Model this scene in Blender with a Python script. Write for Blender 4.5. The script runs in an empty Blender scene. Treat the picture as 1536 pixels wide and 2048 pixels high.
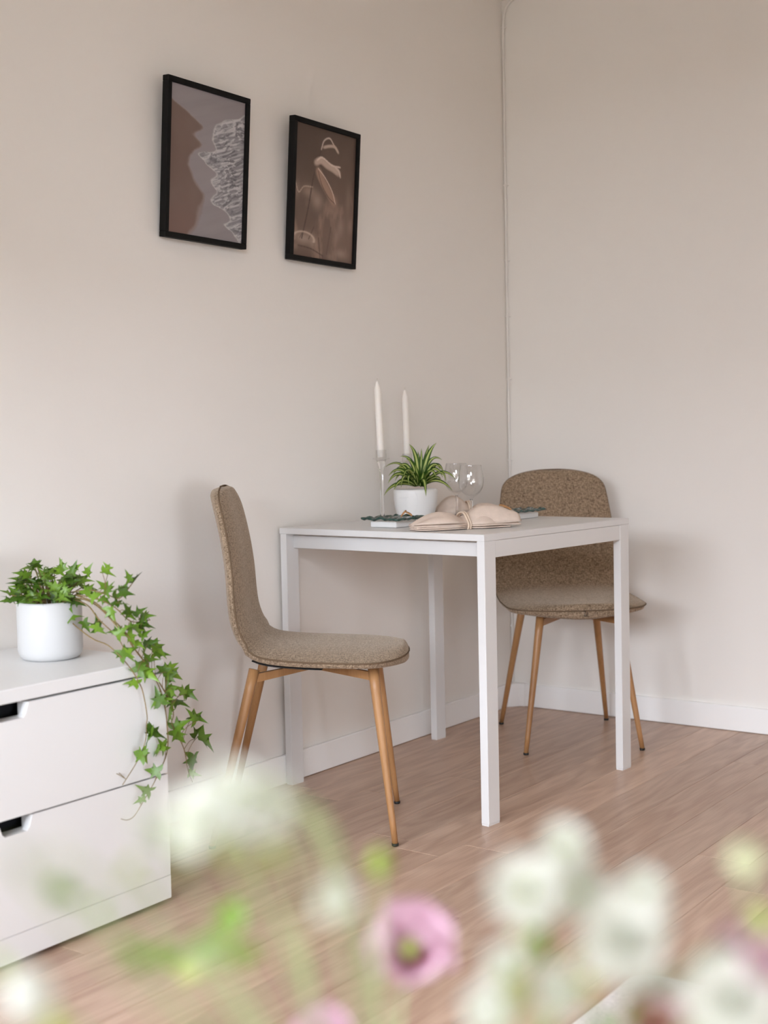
import bpy, bmesh, math, random
import numpy as np
from mathutils import Vector, Matrix, noise as mnoise

random.seed(7)
PI = math.pi
SC = bpy.context.scene
COL = SC.collection

# ------------------------------------------------------------------ camera
CAM = Vector((-4.134, -2.447, 0.981))
YAW, PITCH, ROLL, FPX = math.radians(53.758), math.radians(-2.9416), math.radians(-1.2113), 2562.5
D_ = Vector((math.sin(YAW) * math.cos(PITCH), math.cos(YAW) * math.cos(PITCH), math.sin(PITCH)))
_r = D_.cross(Vector((0, 0, 1))).normalized()
_u = _r.cross(D_)
R_ = _r * math.cos(ROLL) + _u * math.sin(ROLL)
U_ = -_r * math.sin(ROLL) + _u * math.cos(ROLL)
cam_data = bpy.data.cameras.new('camera')
cam = bpy.data.objects.new('camera', cam_data)
COL.objects.link(cam)
M = Matrix((R_, U_, -D_)).transposed().to_4x4()
M.translation = CAM
cam.matrix_world = M
cam_data.sensor_fit = 'VERTICAL'
cam_data.sensor_height = 36.0
cam_data.sensor_width = 27.0
cam_data.lens = FPX / 2048 * 36.0
cam_data.clip_start = 0.02
cam_data.dof.use_dof = True
cam_data.dof.focus_distance = 3.35
cam_data.dof.aperture_fstop = 3.1
SC.camera = cam


def ray(x, y):
    return D_ + R_ * ((x - 768) / FPX) - U_ * ((y - 1024) / FPX)


def onz(x, y, z):
    v = ray(x, y)
    return CAM + v * ((z - CAM.z) / v.z)


def ony(x, y, Y):
    v = ray(x, y)
    return CAM + v * ((Y - CAM.y) / v.y)


def atd(x, y, D):
    return CAM + ray(x, y) * D


def col_at(x, D, z):
    """point of height z, depth D along the optical axis, in pixel column x"""
    a = R_ * ((x - 768) / FPX)
    # CAM.z + D*(D_.z + a.z + t*U_.z) = z
    t = ((z - CAM.z) / D - D_.z - a.z) / U_.z
    return CAM + (D_ + a + U_ * t) * D


# ------------------------------------------------------------------ world, exposure
SKY_STRENGTH = 9.0
world = bpy.data.worlds.new('overcast_sky')
SC.world = world
world.use_nodes = True
bg = world.node_tree.nodes['Background']
bg.inputs[0].default_value = (0.90, 0.955, 1.06, 1)
bg.inputs[1].default_value = SKY_STRENGTH
SC.view_settings.view_transform = 'Standard'
SC.view_settings.look = 'None'
SC.view_settings.gamma = 1.0
SC.view_settings.use_curve_mapping = False
SC.view_settings.exposure = 1.64
SC.cycles.max_bounces = 12
SC.cycles.diffuse_bounces = 8
SC.cycles.glossy_bounces = 6
SC.cycles.transmission_bounces = 12
SC.cycles.transparent_max_bounces = 16
SC.cycles.caustics_reflective = False
SC.cycles.caustics_refractive = False
SC.cycles.sample_clamp_indirect = 6.0

ROOM_X0, ROOM_Y0, ROOM_H = -4.65, -4.2, 2.60
# unseen windows, sized for the light they give: (wall, from, to, sill, head)
WINX = [(-3.50, -2.20, 1.60, 2.46), (-1.95, -0.25, 0.68, 1.72)]  # the high window is added and shaped for its light
WINY = [(-4.40, -3.30, 0.12, 0.98)]  # low window added to lighten the print wall


def portal(name, loc, rot, sx, sy):
    l = bpy.data.lights.new(name, 'AREA')
    l.shape = 'RECTANGLE'
    l.size, l.size_y = sx, sy
    l.cycles.is_portal = True
    o = bpy.data.objects.new(name, l)
    COL.objects.link(o)
    o.location = loc
    o.rotation_euler = rot
    return o


for (a, b, s, h) in WINX:
    # area light default points -Z; rotate so that it points into the room (+X)
    portal('window_portal', (ROOM_X0 - 0.02, (a + b) / 2, (s + h) / 2), (0, -PI / 2, 0), h - s, b - a)
for (a, b, s, h) in WINY:
    portal('window_portal', ((a + b) / 2, ROOM_Y0 - 0.02, (s + h) / 2), (PI / 2, 0, 0), b - a, h - s)


# ------------------------------------------------------------------ helpers
def setp(o, label=None, cat=None, group=None, kind=None):
    if label: o['label'] = label
    if cat: o['category'] = cat
    if group: o['group'] = group
    if kind: o['kind'] = kind
    return o


def empty(name, loc, rz=0.0, label=None, cat=None, group=None):
    o = bpy.data.objects.new(name, None)
    COL.objects.link(o)
    o.empty_display_size = 0.05
    o.location = loc
    o.rotation_euler = (0, 0, rz)
    return setp(o, label, cat, group)


def link(name, me, mat=None, parent=None, world_space=False):
    o = bpy.data.objects.new(name, me)
    COL.objects.link(o)
    if mat and (not me.materials):
        me.materials.append(mat)
    if parent:
        o.parent = parent
        if world_space:
            base = parent.location.copy()
            if parent.parent:
                base = base + parent.parent.location
            o.location = -base
    return o


def mesh(name, V, F, smooth=True):
    me = bpy.data.meshes.new(name)
    me.from_pydata([tuple(v) for v in V], [], F)
    if smooth:
        me.polygons.foreach_set('use_smooth', [True] * len(me.polygons))
    me.update()
    return me


def bm_mesh(name, bm, smooth=False, angle=None):
    me = bpy.data.meshes.new(name)
    bmesh.ops.recalc_face_normals(bm, faces=bm.faces)
    bm.to_mesh(me)
    bm.free()
    if smooth:
        me.polygons.foreach_set('use_smooth', [True] * len(me.polygons))
        if angle:
            me.set_sharp_from_angle(angle=angle)
    return me


def box(bm, x0, x1, y0, y1, z0, z1, bev=0.0, seg=1):
    res = bmesh.ops.create_cube(bm, size=1)
    vs = res['verts']
    for v in vs:
        v.co = Vector((x0 + (v.co.x + .5) * (x1 - x0), y0 + (v.co.y + .5) * (y1 - y0), z0 + (v.co.z + .5) * (z1 - z0)))
    if bev:
        es = set()
        for v in vs:
            es.update(v.link_edges)
        bmesh.ops.bevel(bm, geom=list(es), offset=bev, segments=seg, profile=.6, affect='EDGES')


def boxm(name, x0, x1, y0, y1, z0, z1, bev=0.0, seg=1):
    bm = bmesh.new()
    box(bm, x0, x1, y0, y1, z0, z1, bev, seg)
    return bm_mesh(name, bm)


def catmull(pts, n=6):
    pts = [Vector(p) for p in pts]
    if len(pts) < 3:
        return pts
    out = []
    P = [pts[0] * 2 - pts[1]] + pts + [pts[-1] * 2 - pts[-2]]
    for i in range(1, len(P) - 2):
        for k in range(n):
            t = k / n
            a, b, c, d = P[i - 1], P[i], P[i + 1], P[i + 2]
            out.append(.5 * ((2 * b) + (c - a) * t + (2 * a - 5 * b + 4 * c - d) * t * t + (3 * b - a - 3 * c + d) * t ** 3))
    out.append(pts[-1])
    return out


def tube(name, pts, r0, r1=None, seg=8, caps=True, closed=False):
    pts = [Vector(p) for p in pts]
    n = len(pts)
    r1 = r0 if r1 is None else r1
    V, F = [], []
    t = (pts[1] - pts[0]).normalized()
    a = t.orthogonal().normalized()
    for i, p in enumerate(pts):
        if closed:
            t2 = (pts[(i + 1) % n] - pts[i - 1]).normalized()
        else:
            t2 = (pts[min(i + 1, n - 1)] - pts[max(i - 1, 0)]).normalized()
        a = (a - t2 * a.dot(t2)).normalized()
        b = t2.cross(a)
        rr = r0[i] if isinstance(r0, (list, tuple)) else r0 + (r1 - r0) * i / max(1, n - 1)
        for k in range(seg):
            th = 2 * PI * k / seg
            V.append(p + (a * math.cos(th) + b * math.sin(th)) * rr)
    m = n if closed else n - 1
    for i in range(m):
        j = (i + 1) % n
        for k in range(seg):
            F.append((i * seg + k, i * seg + (k + 1) % seg, j * seg + (k + 1) % seg, j * seg + k))
    if caps and not closed:
        F.append(tuple(range(seg))[::-1])
        F.append(tuple((n - 1) * seg + k for k in range(seg)))
    return mesh(name, V, F)


def lathe(name, prof, seg=32, off=(0, 0, 0), sharp=None):
    V, F = [], []
    n = len(prof)
    for (r, z) in prof:
        for k in range(seg):
            th = 2 * PI * k / seg
            V.append((off[0] + r * math.cos(th), off[1] + r * math.sin(th), off[2] + z))
    for i in range(n - 1):
        for k in range(seg):
            F.append((i * seg + k, i * seg + (k + 1) % seg, (i + 1) * seg + (k + 1) % seg, (i + 1) * seg + k))
    me = mesh(name, V, F)
    bm = bmesh.new()
    bm.from_mesh(me)
    bmesh.ops.remove_doubles(bm, verts=bm.verts, dist=1e-6)
    for f in list(bm.faces):
        if f.calc_area() < 1e-12:
            bm.faces.remove(f)
    bmesh.ops.recalc_face_normals(bm, faces=bm.faces)
    bm.to_mesh(me)
    bm.free()
    me.polygons.foreach_set('use_smooth', [True] * len(me.polygons))
    if sharp:
        me.set_sharp_from_angle(angle=sharp)
    return me


# ------------------------------------------------------------------ materials
def srgb(r, g, b):
    f = lambda c: (c / 255 / 12.92) if c / 255 <= .04045 else ((c / 255 + .055) / 1.055) ** 2.4
    return (f(r), f(g), f(b), 1)


def newmat(name):
    m = bpy.data.materials.new(name)
    m.use_nodes = True
    nt = m.node_tree
    return m, nt, nt.nodes, nt.links, nt.nodes['Principled BSDF']


def plain(name, col, rough=.5, spec=.5, bump=0, bscale=200, metallic=0, var=0, vscale=4, trans=0, coat=0):
    m, nt, N, L, P = newmat(name)
    P.inputs['Base Color'].default_value = col
    P.inputs['Roughness'].default_value = rough
    P.inputs['Specular IOR Level'].default_value = spec
    P.inputs['Metallic'].default_value = metallic
    P.inputs['Coat Weight'].default_value = coat
    tc = N.new('ShaderNodeTexCoord')
    if var:
        nz = N.new('ShaderNodeTexNoise')
        nz.inputs['Scale'].default_value = vscale
        nz.inputs['Detail'].default_value = 4
        L.new(tc.outputs['Object'], nz.inputs['Vector'])
        mr = N.new('ShaderNodeMapRange')
        mr.inputs['From Min'].default_value = .3
        mr.inputs['From Max'].default_value = .7
        mr.inputs['To Min'].default_value = 1 - var
        mr.inputs['To Max'].default_value = 1 + var
        L.new(nz.outputs['Fac'], mr.inputs['Value'])
        hs = N.new('ShaderNodeHueSaturation')
        hs.inputs['Color'].default_value = col
        L.new(mr.outputs['Result'], hs.inputs['Value'])
        L.new(hs.outputs['Color'], P.inputs['Base Color'])
    if bump:
        nb = N.new('ShaderNodeTexNoise')
        nb.inputs['Scale'].default_value = bscale
        nb.inputs['Detail'].default_value = 3
        L.new(tc.outputs['Object'], nb.inputs['Vector'])
        bp = N.new('ShaderNodeBump')
        bp.inputs['Strength'].default_value = bump
        bp.inputs['Distance'].default_value = .002
        L.new(nb.outputs['Fac'], bp.inputs['Height'])
        L.new(bp.outputs['Normal'], P.inputs['Normal'])
    return m


def leafmat(name, c1, c2, scale=30, rough=.4, transl=.25, stripe=None):
    """plant tissue: colour varies per object and by noise, some light passes through"""
    m, nt, N, L, P = newmat(name)
    tc = N.new('ShaderNodeTexCoord')
    nz = N.new('ShaderNodeTexNoise')
    nz.inputs['Scale'].default_value = scale
    L.new(tc.outputs['Object'], nz.inputs['Vector'])
    oi = N.new('ShaderNodeObjectInfo')
    ad = N.new('ShaderNodeMath')
    ad.operation = 'MULTIPLY_ADD'
    ad.inputs[1].default_value = .5
    L.new(nz.outputs['Fac'], ad.inputs[0])
    m2 = N.new('ShaderNodeMath')
    m2.operation = 'MULTIPLY'
    m2.inputs[1].default_value = .75
    L.new(oi.outputs['Random'], m2.inputs[0])
    L.new(m2.outputs[0], ad.inputs[2])
    mx = N.new('ShaderNodeMix')
    mx.data_type = 'RGBA'
    mx.inputs[6].default_value = c1
    mx.inputs[7].default_value = c2
    L.new(ad.outputs[0], mx.inputs[0])
    out = mx.outputs[2]
    if stripe:
        at = N.new('ShaderNodeAttribute')
        at.attribute_name = 'across'
        rp = N.new('ShaderNodeValToRGB')
        rp.color_ramp.elements[0].position = .0
        rp.color_ramp.elements[0].color = (1, 1, 1, 1)
        rp.color_ramp.elements[1].position = .42
        rp.color_ramp.elements[1].color = (0, 0, 0, 1)
        e = rp.color_ramp.elements.new(.26)
        e.color = (.8, .8, .8, 1)
        L.new(at.outputs['Fac'], rp.inputs['Fac'])
        mx2 = N.new('ShaderNodeMix')
        mx2.data_type = 'RGBA'
        mx2.inputs[7].default_value = stripe
        L.new(rp.outputs['Color'], mx2.inputs[0])
        L.new(out, mx2.inputs[6])
        out = mx2.outputs[2]
    L.new(out, P.inputs['Base Color'])
    P.inputs['Roughness'].default_value = rough
    P.inputs['Specular IOR Level'].default_value = .35
    tr = N.new('ShaderNodeBsdfTranslucent')
    L.new(out, tr.inputs['Color'])
    ms = N.new('ShaderNodeMixShader')
    ms.inputs[0].default_value = transl
    L.new(P.outputs[0], ms.inputs[1])
    L.new(tr.outputs[0], ms.inputs[2])
    L.new(ms.outputs[0], N['Material Output'].inputs[0])
    return m


def glassmat(name, col=(1, 1, 1, 1), ior=1.45, rough=0.0):
    m, nt, N, L, P = newmat(name)
    N.remove(P)
    g = N.new('ShaderNodeBsdfGlass')
    g.inputs['Color'].default_value = col
    g.inputs['IOR'].default_value = ior
    g.inputs['Roughness'].default_value = rough
    L.new(g.outputs[0], N['Material Output'].inputs[0])
    return m


def thinglass(name, edge=.42):
    """thin blown wall: clear, a little darker where it is seen edge on, mirror highlights"""
    m, nt, N, L, P = newmat(name)
    N.remove(P)
    lw = N.new('ShaderNodeLayerWeight')
    lw.inputs['Blend'].default_value = .5          # facing = 1 - |cos|
    rp = N.new('ShaderNodeValToRGB')
    rp.color_ramp.elements[0].color = (.985, .985, .985, 1)
    rp.color_ramp.elements[0].position = .78
    rp.color_ramp.elements[1].color = (edge, edge, edge, 1)
    rp.color_ramp.elements[1].position = 1.0
    L.new(lw.outputs['Facing'], rp.inputs['Fac'])
    t = N.new('ShaderNodeBsdfTransparent')
    L.new(rp.outputs['Color'], t.inputs[0])
    g = N.new('ShaderNodeBsdfGlossy')
    g.inputs['Roughness'].default_value = .015
    pw = N.new('ShaderNodeMath')
    pw.operation = 'POWER'
    pw.inputs[1].default_value = 5
    L.new(lw.outputs['Facing'], pw.inputs[0])
    f = N.new('ShaderNodeMath')
    f.operation = 'MULTIPLY_ADD'
    f.inputs[1].default_value = .6
    f.inputs[2].default_value = .085
    L.new(pw.outputs[0], f.inputs[0])
    ms = N.new('ShaderNodeMixShader')
    L.new(f.outputs[0], ms.inputs[0])
    L.new(t.outputs[0], ms.inputs[1])
    L.new(g.outputs[0], ms.inputs[2])
    L.new(ms.outputs[0], N['Material Output'].inputs[0])
    return m


def panemat(name):
    m, nt, N, L, P = newmat(name)
    N.remove(P)
    t = N.new('ShaderNodeBsdfTransparent')
    t.inputs[0].default_value = (.97, .98, .98, 1)
    g = N.new('ShaderNodeBsdfGlossy')
    g.inputs['Roughness'].default_value = .02
    f = N.new('ShaderNodeFresnel')
    f.inputs[0].default_value = 1.3
    ms = N.new('ShaderNodeMixShader')
    L.new(f.outputs[0], ms.inputs[0])
    L.new(t.outputs[0], ms.inputs[1])
    L.new(g.outputs[0], ms.inputs[2])
    L.new(ms.outputs[0], N['Material Output'].inputs[0])
    return m


def fabricmat(name, c1, c2):
    m, nt, N, L, P = newmat(name)
    tc = N.new('ShaderNodeTexCoord')
    def nz(scl, vec):
        mp = N.new('ShaderNodeMapping')
        mp.inputs['Scale'].default_value = vec
        L.new(tc.outputs['Object'], mp.inputs['Vector'])
        n = N.new('ShaderNodeTexNoise')
        n.inputs['Scale'].default_value = scl
        n.inputs['Detail'].default_value = 2
        L.new(mp.outputs['Vector'], n.inputs['Vector'])
        return n
    a = nz(330, (.3, 1, 1))
    b = nz(330, (1, .35, .35))
    c = nz(260, (1, 1, 1))
    ad = N.new('ShaderNodeMath')
    ad.operation = 'ADD'
    L.new(a.outputs['Fac'], ad.inputs[0])
    L.new(b.outputs['Fac'], ad.inputs[1])
    ad2 = N.new('ShaderNodeMath')
    ad2.operation = 'ADD'
    L.new(ad.outputs[0], ad2.inputs[0])
    L.new(c.outputs['Fac'], ad2.inputs[1])
    mr = N.new('ShaderNodeMapRange')
    mr.inputs['From Min'].default_value = 1.15
    mr.inputs['From Max'].default_value = 1.85
    L.new(ad2.outputs[0], mr.inputs['Value'])
    mx = N.new('ShaderNodeMix')
    mx.data_type = 'RGBA'
    mx.inputs[6].default_value = c1
    mx.inputs[7].default_value = c2
    L.new(mr.outputs['Result'], mx.inputs[0])
    L.new(mx.outputs[2], P.inputs['Base Color'])
    P.inputs['Roughness'].default_value = .9
    P.inputs['Specular IOR Level'].default_value = .15
    P.inputs['Sheen Weight'].default_value = .30
    P.inputs['Sheen Roughness'].default_value = .45
    P.inputs['Sheen Tint'].default_value = (1, .88, .74, 1)
    bp = N.new('ShaderNodeBump')
    bp.inputs['Strength'].default_value = .5
    bp.inputs['Distance'].default_value = .001
    L.new(ad2.outputs[0], bp.inputs['Height'])
    L.new(bp.outputs['Normal'], P.inputs['Normal'])
    return m


def woodmat(name, c1, c2, axis=0, rough=.4, spec=.4, ring=7.0, rand=True, bump=.08, cvar=.1, gc=.13):
    """grain stretched along the given axis of the object, shifted for each object"""
    m, nt, N, L, P = newmat(name)
    tc = N.new('ShaderNodeTexCoord')
    oi = N.new('ShaderNodeObjectInfo')
    off = N.new('ShaderNodeVectorMath')
    off.operation = 'SCALE'
    off.inputs[0].default_value = (37.3, 11.7, 5.1)
    if rand:
        L.new(oi.outputs['Random'], off.inputs['Scale'])
    else:
        off.inputs['Scale'].default_value = .3
    add = N.new('ShaderNodeVectorMath')
    add.operation = 'ADD'
    L.new(tc.outputs['Object'], add.inputs[0])
    L.new(off.outputs['Vector'], add.inputs[1])
    def mapped(s_long, s_cross):
        mp = N.new('ShaderNodeMapping')
        sc = [s_cross] * 3
        sc[axis] = s_long
        mp.inputs['Scale'].default_value = sc
        L.new(add.outputs['Vector'], mp.inputs['Vector'])
        return mp
    # cathedral figure: rings through stretched noise
    n1 = N.new('ShaderNodeTexNoise')
    n1.inputs['Scale'].default_value = 1
    n1.inputs['Detail'].default_value = 2
    n1.inputs['Roughness'].default_value = .45
    L.new(mapped(1.6, 10).outputs['Vector'], n1.inputs['Vector'])
    mu = N.new('ShaderNodeMath')
    mu.operation = 'MULTIPLY'
    mu.inputs[1].default_value = ring * 2 * PI
    L.new(n1.outputs['Fac'], mu.inputs[0])
    sn = N.new('ShaderNodeMath')
    sn.operation = 'SINE'
    L.new(mu.outputs[0], sn.inputs[0])
    # fine pores
    n2 = N.new('ShaderNodeTexNoise')
    n2.inputs['Scale'].default_value = 1
    n2.inputs['Detail'].default_value = 3
    L.new(mapped(9, 330).outputs['Vector'], n2.inputs['Vector'])
    # broad tone
    n3 = N.new('ShaderNodeTexNoise')
    n3.inputs['Scale'].default_value = 1
    n3.inputs['Detail'].default_value = 2
    L.new(mapped(1.2, 22).outputs['Vector'], n3.inputs['Vector'])
    def ma(x, k, y=None, c=0):
        q = N.new('ShaderNodeMath')
        q.operation = 'MULTIPLY_ADD'
        q.inputs[1].default_value = k
        L.new(x, q.inputs[0])
        if y is None:
            q.inputs[2].default_value = c
        else:
            L.new(y, q.inputs[2])
        return q.outputs[0]
    f = ma(sn.outputs[0], gc, None, -.35)
    f = ma(n2.outputs['Fac'], .7, f)
    f = ma(n3.outputs['Fac'], 1.0, f)
    mx = N.new('ShaderNodeMix')
    mx.data_type = 'RGBA'
    mx.inputs[6].default_value = c1
    mx.inputs[7].default_value = c2
    L.new(f, mx.inputs[0])
    hs = N.new('ShaderNodeHueSaturation')
    mr = N.new('ShaderNodeMapRange')
    mr.inputs['To Min'].default_value = 1 - cvar
    mr.inputs['To Max'].default_value = 1 + cvar
    L.new(oi.outputs['Random'], mr.inputs['Value'])
    L.new(mr.outputs['Result'], hs.inputs['Value'])
    L.new(mx.outputs[2], hs.inputs['Color'])
    L.new(hs.outputs['Color'], P.inputs['Base Color'])
    P.inputs['Roughness'].default_value = rough
    P.inputs['Specular IOR Level'].default_value = spec
    bp = N.new('ShaderNodeBump')
    bp.inputs['Strength'].default_value = bump
    bp.inputs['Distance'].default_value = .001
    L.new(f, bp.inputs['Height'])
    L.new(bp.outputs['Normal'], P.inputs['Normal'])
    return m


def attrmat(name, rough=.5, spec=.3):
    m, nt, N, L, P = newmat(name)
    at = N.new('ShaderNodeAttribute')
    at.attribute_name = 'print'
    L.new(at.outputs['Color'], P.inputs['Base Color'])
    P.inputs['Roughness'].default_value = rough
    P.inputs['Specular IOR Level'].default_value = spec
    return m


MT = {}
MT['wall'] = plain('wall_paint', (.805, .775, .735, 1), .75, .25, bump=.12, bscale=90)
MT['ceiling'] = plain('ceiling_paint', (.80, .76, .70, 1), .85, .2, bump=.1, bscale=120)
MT['trim'] = plain('trim_paint', (.88, .875, .865, 1), .45, .4, bump=.05, bscale=60)
MT['white'] = plain('white_lacquer', (.69, .685, .68, 1), .32, .45, bump=.02, bscale=150)
MT['chest'] = plain('white_foil', (.72, .72, .715, 1), .38, .4, bump=.02, bscale=150)
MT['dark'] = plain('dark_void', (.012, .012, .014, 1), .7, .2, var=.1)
MT['black_frame'] = plain('black_frame', (.008, .0075, .007, 1), .6, .12, var=.15, vscale=30)
MT['black_plastic'] = plain('black_plastic', (.015, .014, .013, 1), .5, .3, var=.1)
MT['backing'] = plain('backing_board', (.3, .22, .15, 1), .8, .2, var=.1)
MT['fabric'] = fabricmat('tweed', srgb(96, 78, 60), srgb(166, 145, 122))
MT['piping'] = plain('piping', srgb(104, 86, 68), .9, .15, bump=.3, bscale=500, var=.1)
MT['legwood'] = woodmat('leg_wood', srgb(140, 98, 60), srgb(178, 134, 90), axis=2, rough=.38, ring=3, rand=True, cvar=.04)
MT['floorwood'] = woodmat('oak_floor', srgb(158, 126, 106), srgb(206, 178, 156), axis=0, rough=.36, spec=.4, ring=8, cvar=.10)
MT['subfloor'] = plain('subfloor_brown', srgb(112, 84, 66), .8, .2, var=.1)  # brown of the slab seen in the plank joints
MT['glass'] = glassmat('clear_glass')
MT['thin_glass'] = thinglass('thin_glass')
MT['plate_glass'] = thinglass('plate_glass', .85)
MT['glass_edge'] = plain('green_glass_edge', (.02, .055, .045, 1), .25, .6, var=.6, vscale=120)
MT['wax'] = plain('candle_wax', (.83, .79, .74, 1), .5, .3, bump=.05, bscale=60)
MT['wax'].node_tree.nodes['Principled BSDF'].inputs['Subsurface Weight'].default_value = .2
MT['wax'].node_tree.nodes['Principled BSDF'].inputs['Subsurface Radius'].default_value = (.01, .008, .006)
MT['wick'] = plain('wick', (.7, .66, .6, 1), .9, .1, var=.1)
MT['ceramic'] = plain('white_ceramic', (.76, .755, .745, 1), .3, .5, bump=.02, bscale=40)
MT['ivy_ceramic'] = plain('matt_white_ceramic', (.50, .498, .493, 1), .45, .35, bump=.02, bscale=40)
MT['soil'] = plain('soil', (.035, .022, .015, 1), .95, .1, bump=1.0, bscale=180, var=.5, vscale=120)
MT['linen'] = plain('linen', srgb(212, 194, 180), .9, .15, bump=.5, bscale=700, var=.05, vscale=60)
MT['string'] = plain('linen_string', srgb(226, 205, 184), .9, .15, bump=.6, bscale=800)
MT['ornament'] = plain('dried_bark', srgb(186, 138, 90), .55, .35, bump=.3, bscale=160, var=.25, vscale=70)
MT['ivy'] = leafmat('ivy_leaf', srgb(20, 56, 12), srgb(112, 146, 44), 25, .36, .15)
MT['ivystem'] = plain('ivy_stem', srgb(122, 104, 66), .7, .2, var=.25, vscale=40)
MT['spider'] = leafmat('spider_leaf', srgb(28, 58, 14), srgb(62, 96, 24), 40, .35, .18, stripe=srgb(196, 206, 120))
MT['stem'] = plain('flower_stem', srgb(176, 188, 140), .6, .25, var=.2, vscale=30)
MT['petal_white'] = leafmat('petal_white', srgb(222, 223, 210), srgb(238, 238, 229), 60, .6, .28)
MT['petal_pink'] = leafmat('petal_pink', srgb(212, 172, 190), srgb(230, 202, 213), 45, .55, .3)
MT['petal_purple'] = leafmat('petal_purple', srgb(140, 84, 104), srgb(186, 122, 144), 45, .55, .25)
MT['lime'] = leafmat('lime_bud', srgb(150, 180, 60), srgb(200, 214, 120), 60, .5, .3)
MT['palebud'] = leafmat('pale_bud', srgb(206, 212, 160), srgb(228, 230, 190), 60, .5, .3)
MT['flower_green'] = leafmat('flower_leaf', srgb(84, 122, 26), srgb(128, 160, 56), 40, .45, .25)
MT['olive'] = leafmat('olive_bract', srgb(140, 150, 70), srgb(176, 182, 112), 40, .5, .3)
MT['greygreen'] = leafmat('greygreen_leaf', srgb(120, 132, 100), srgb(160, 168, 140), 40, .6, .25)
MT['maroon'] = leafmat('maroon_petal', srgb(130, 66, 66), srgb(170, 110, 108), 40, .6, .25)
MT['rug'] = plain('wool_rug', srgb(222, 214, 210), .95, .1, bump=1.0, bscale=320, var=.12, vscale=160)
MT['sofa_table'] = woodmat('coffee_table_wood', srgb(150, 110, 74), srgb(196, 158, 116), axis=0, rough=.4, rand=False)
MT['pane'] = panemat('window_pane')
MT['ground'] = plain('outdoor_ground', (.20, .19, .16, 1), .9, .1, var=.2, vscale=.2)
MT['facade'] = plain('facade_render', (.36, .33, .29, 1), .9, .1, var=.1, vscale=.5)
MT['print'] = attrmat('print_paper')
MT['cable'] = plain('painted_cable', (.80, .775, .74, 1), .5, .35, var=.03)

# ------------------------------------------------------------------ room shell
W = .12
bm = bmesh.new()
box(bm, ROOM_X0 - W, W, 0, W, -.1, ROOM_H + .1)
setp(link('wall_left', bm_mesh('wall_left', bm), MT['wall']), 'pale painted wall on which the two black framed prints hang', kind='structure')
bm = bmesh.new()
box(bm, 0, W, ROOM_Y0 - W, 0, -.1, ROOM_H + .1)
setp(link('wall_right', bm_mesh('wall_right', bm), MT['wall']), 'bare pale painted wall right of the corner behind the far chair', kind='structure')


def wall_strip(bm, lo, hi, wins, put):
    """a wall from lo to hi with window openings (a, b, sill, head); put(u0, u1, z0, z1) adds one block"""
    u = lo
    for (a, b, s, h) in sorted(wins):
        put(u, a, -.1, ROOM_H + .1)
        put(a, b, -.1, s)
        put(a, b, h, ROOM_H + .1)
        u = b
    put(u, hi, -.1, ROOM_H + .1)


bm = bmesh.new()
wall_strip(bm, ROOM_X0 - W, W, WINY, lambda u0, u1, z0, z1: box(bm, u0, u1, ROOM_Y0 - W, ROOM_Y0, z0, z1))
setp(link('wall_back', bm_mesh('wall_back', bm), MT['wall']), 'painted window wall at the camera side of the room', kind='structure')
bm = bmesh.new()
wall_strip(bm, ROOM_Y0, 0, WINX, lambda u0, u1, z0, z1: box(bm, ROOM_X0 - W, ROOM_X0, u0, u1, z0, z1))
setp(link('wall_front', bm_mesh('wall_front', bm), MT['wall']), 'painted window wall that lets the daylight in', kind='structure')


def make_window(i, rot, centre, wid, s, h, label):
    # local: x along the wall, -y outdoors, z up from the sill
    root = empty('window_%d' % i, (centre[0], centre[1], s), rot)
    setp(root, label, kind='structure')
    hh = h - s
    fw = .06
    bm = bmesh.new()
    y0, y1 = -.09, -.03
    box(bm, -wid / 2, wid / 2, y0, y1, 0, fw)
    box(bm, -wid / 2, wid / 2, y0, y1, hh - fw, hh)
    box(bm, -wid / 2, -wid / 2 + fw, y0, y1, fw, hh - fw)
    box(bm, wid / 2 - fw, wid / 2, y0, y1, fw, hh - fw)
    box(bm, -.03, .03, y0, y1, fw, hh - fw)
    link('window_frame', bm_mesh('window_frame', bm), MT['white'], root)
    for (p, q) in ((-wid / 2 + fw, -.03), (.03, wid / 2 - fw)):
        link('pane', mesh('pane', [(p, -.06, fw), (q, -.06, fw), (q, -.06, hh - fw), (p, -.06, hh - fw)], [(0, 1, 2, 3)], False), MT['pane'], root)
    link('window_sill', boxm('window_sill', -wid / 2 - .03, wid / 2 + .03, -.03, .05, -.025, 0, .004), MT['white'], root)


for i, (a, b, sl_, hd_) in enumerate(WINX):
    make_window(i + 1, -PI / 2, (ROOM_X0, (a + b) / 2), b - a, sl_, hd_, ('added high' if sl_ > 1 else 'wide low') + ' white framed window in the wall left behind the camera')
for i, (a, b, sl_, hd_) in enumerate(WINY):
    make_window(len(WINX) + i + 1, 0, ((a + b) / 2, ROOM_Y0), b - a, sl_, hd_, 'added low white framed window right behind the camera')

bm = bmesh.new()
box(bm, ROOM_X0 - W, W, ROOM_Y0 - W, W, ROOM_H, ROOM_H + .1)
setp(link('ceiling', bm_mesh('ceiling', bm), MT['ceiling']), 'white ceiling just above the picture', kind='structure')
# ground outside
setp(link('ground', mesh('ground', [(-70, -70, -7), (20, -70, -7), (20, 40, -7), (-70, 40, -7)], [(0, 1, 2, 3)], False), MT['ground']),
     'ground outside below the window', kind='structure')

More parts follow.
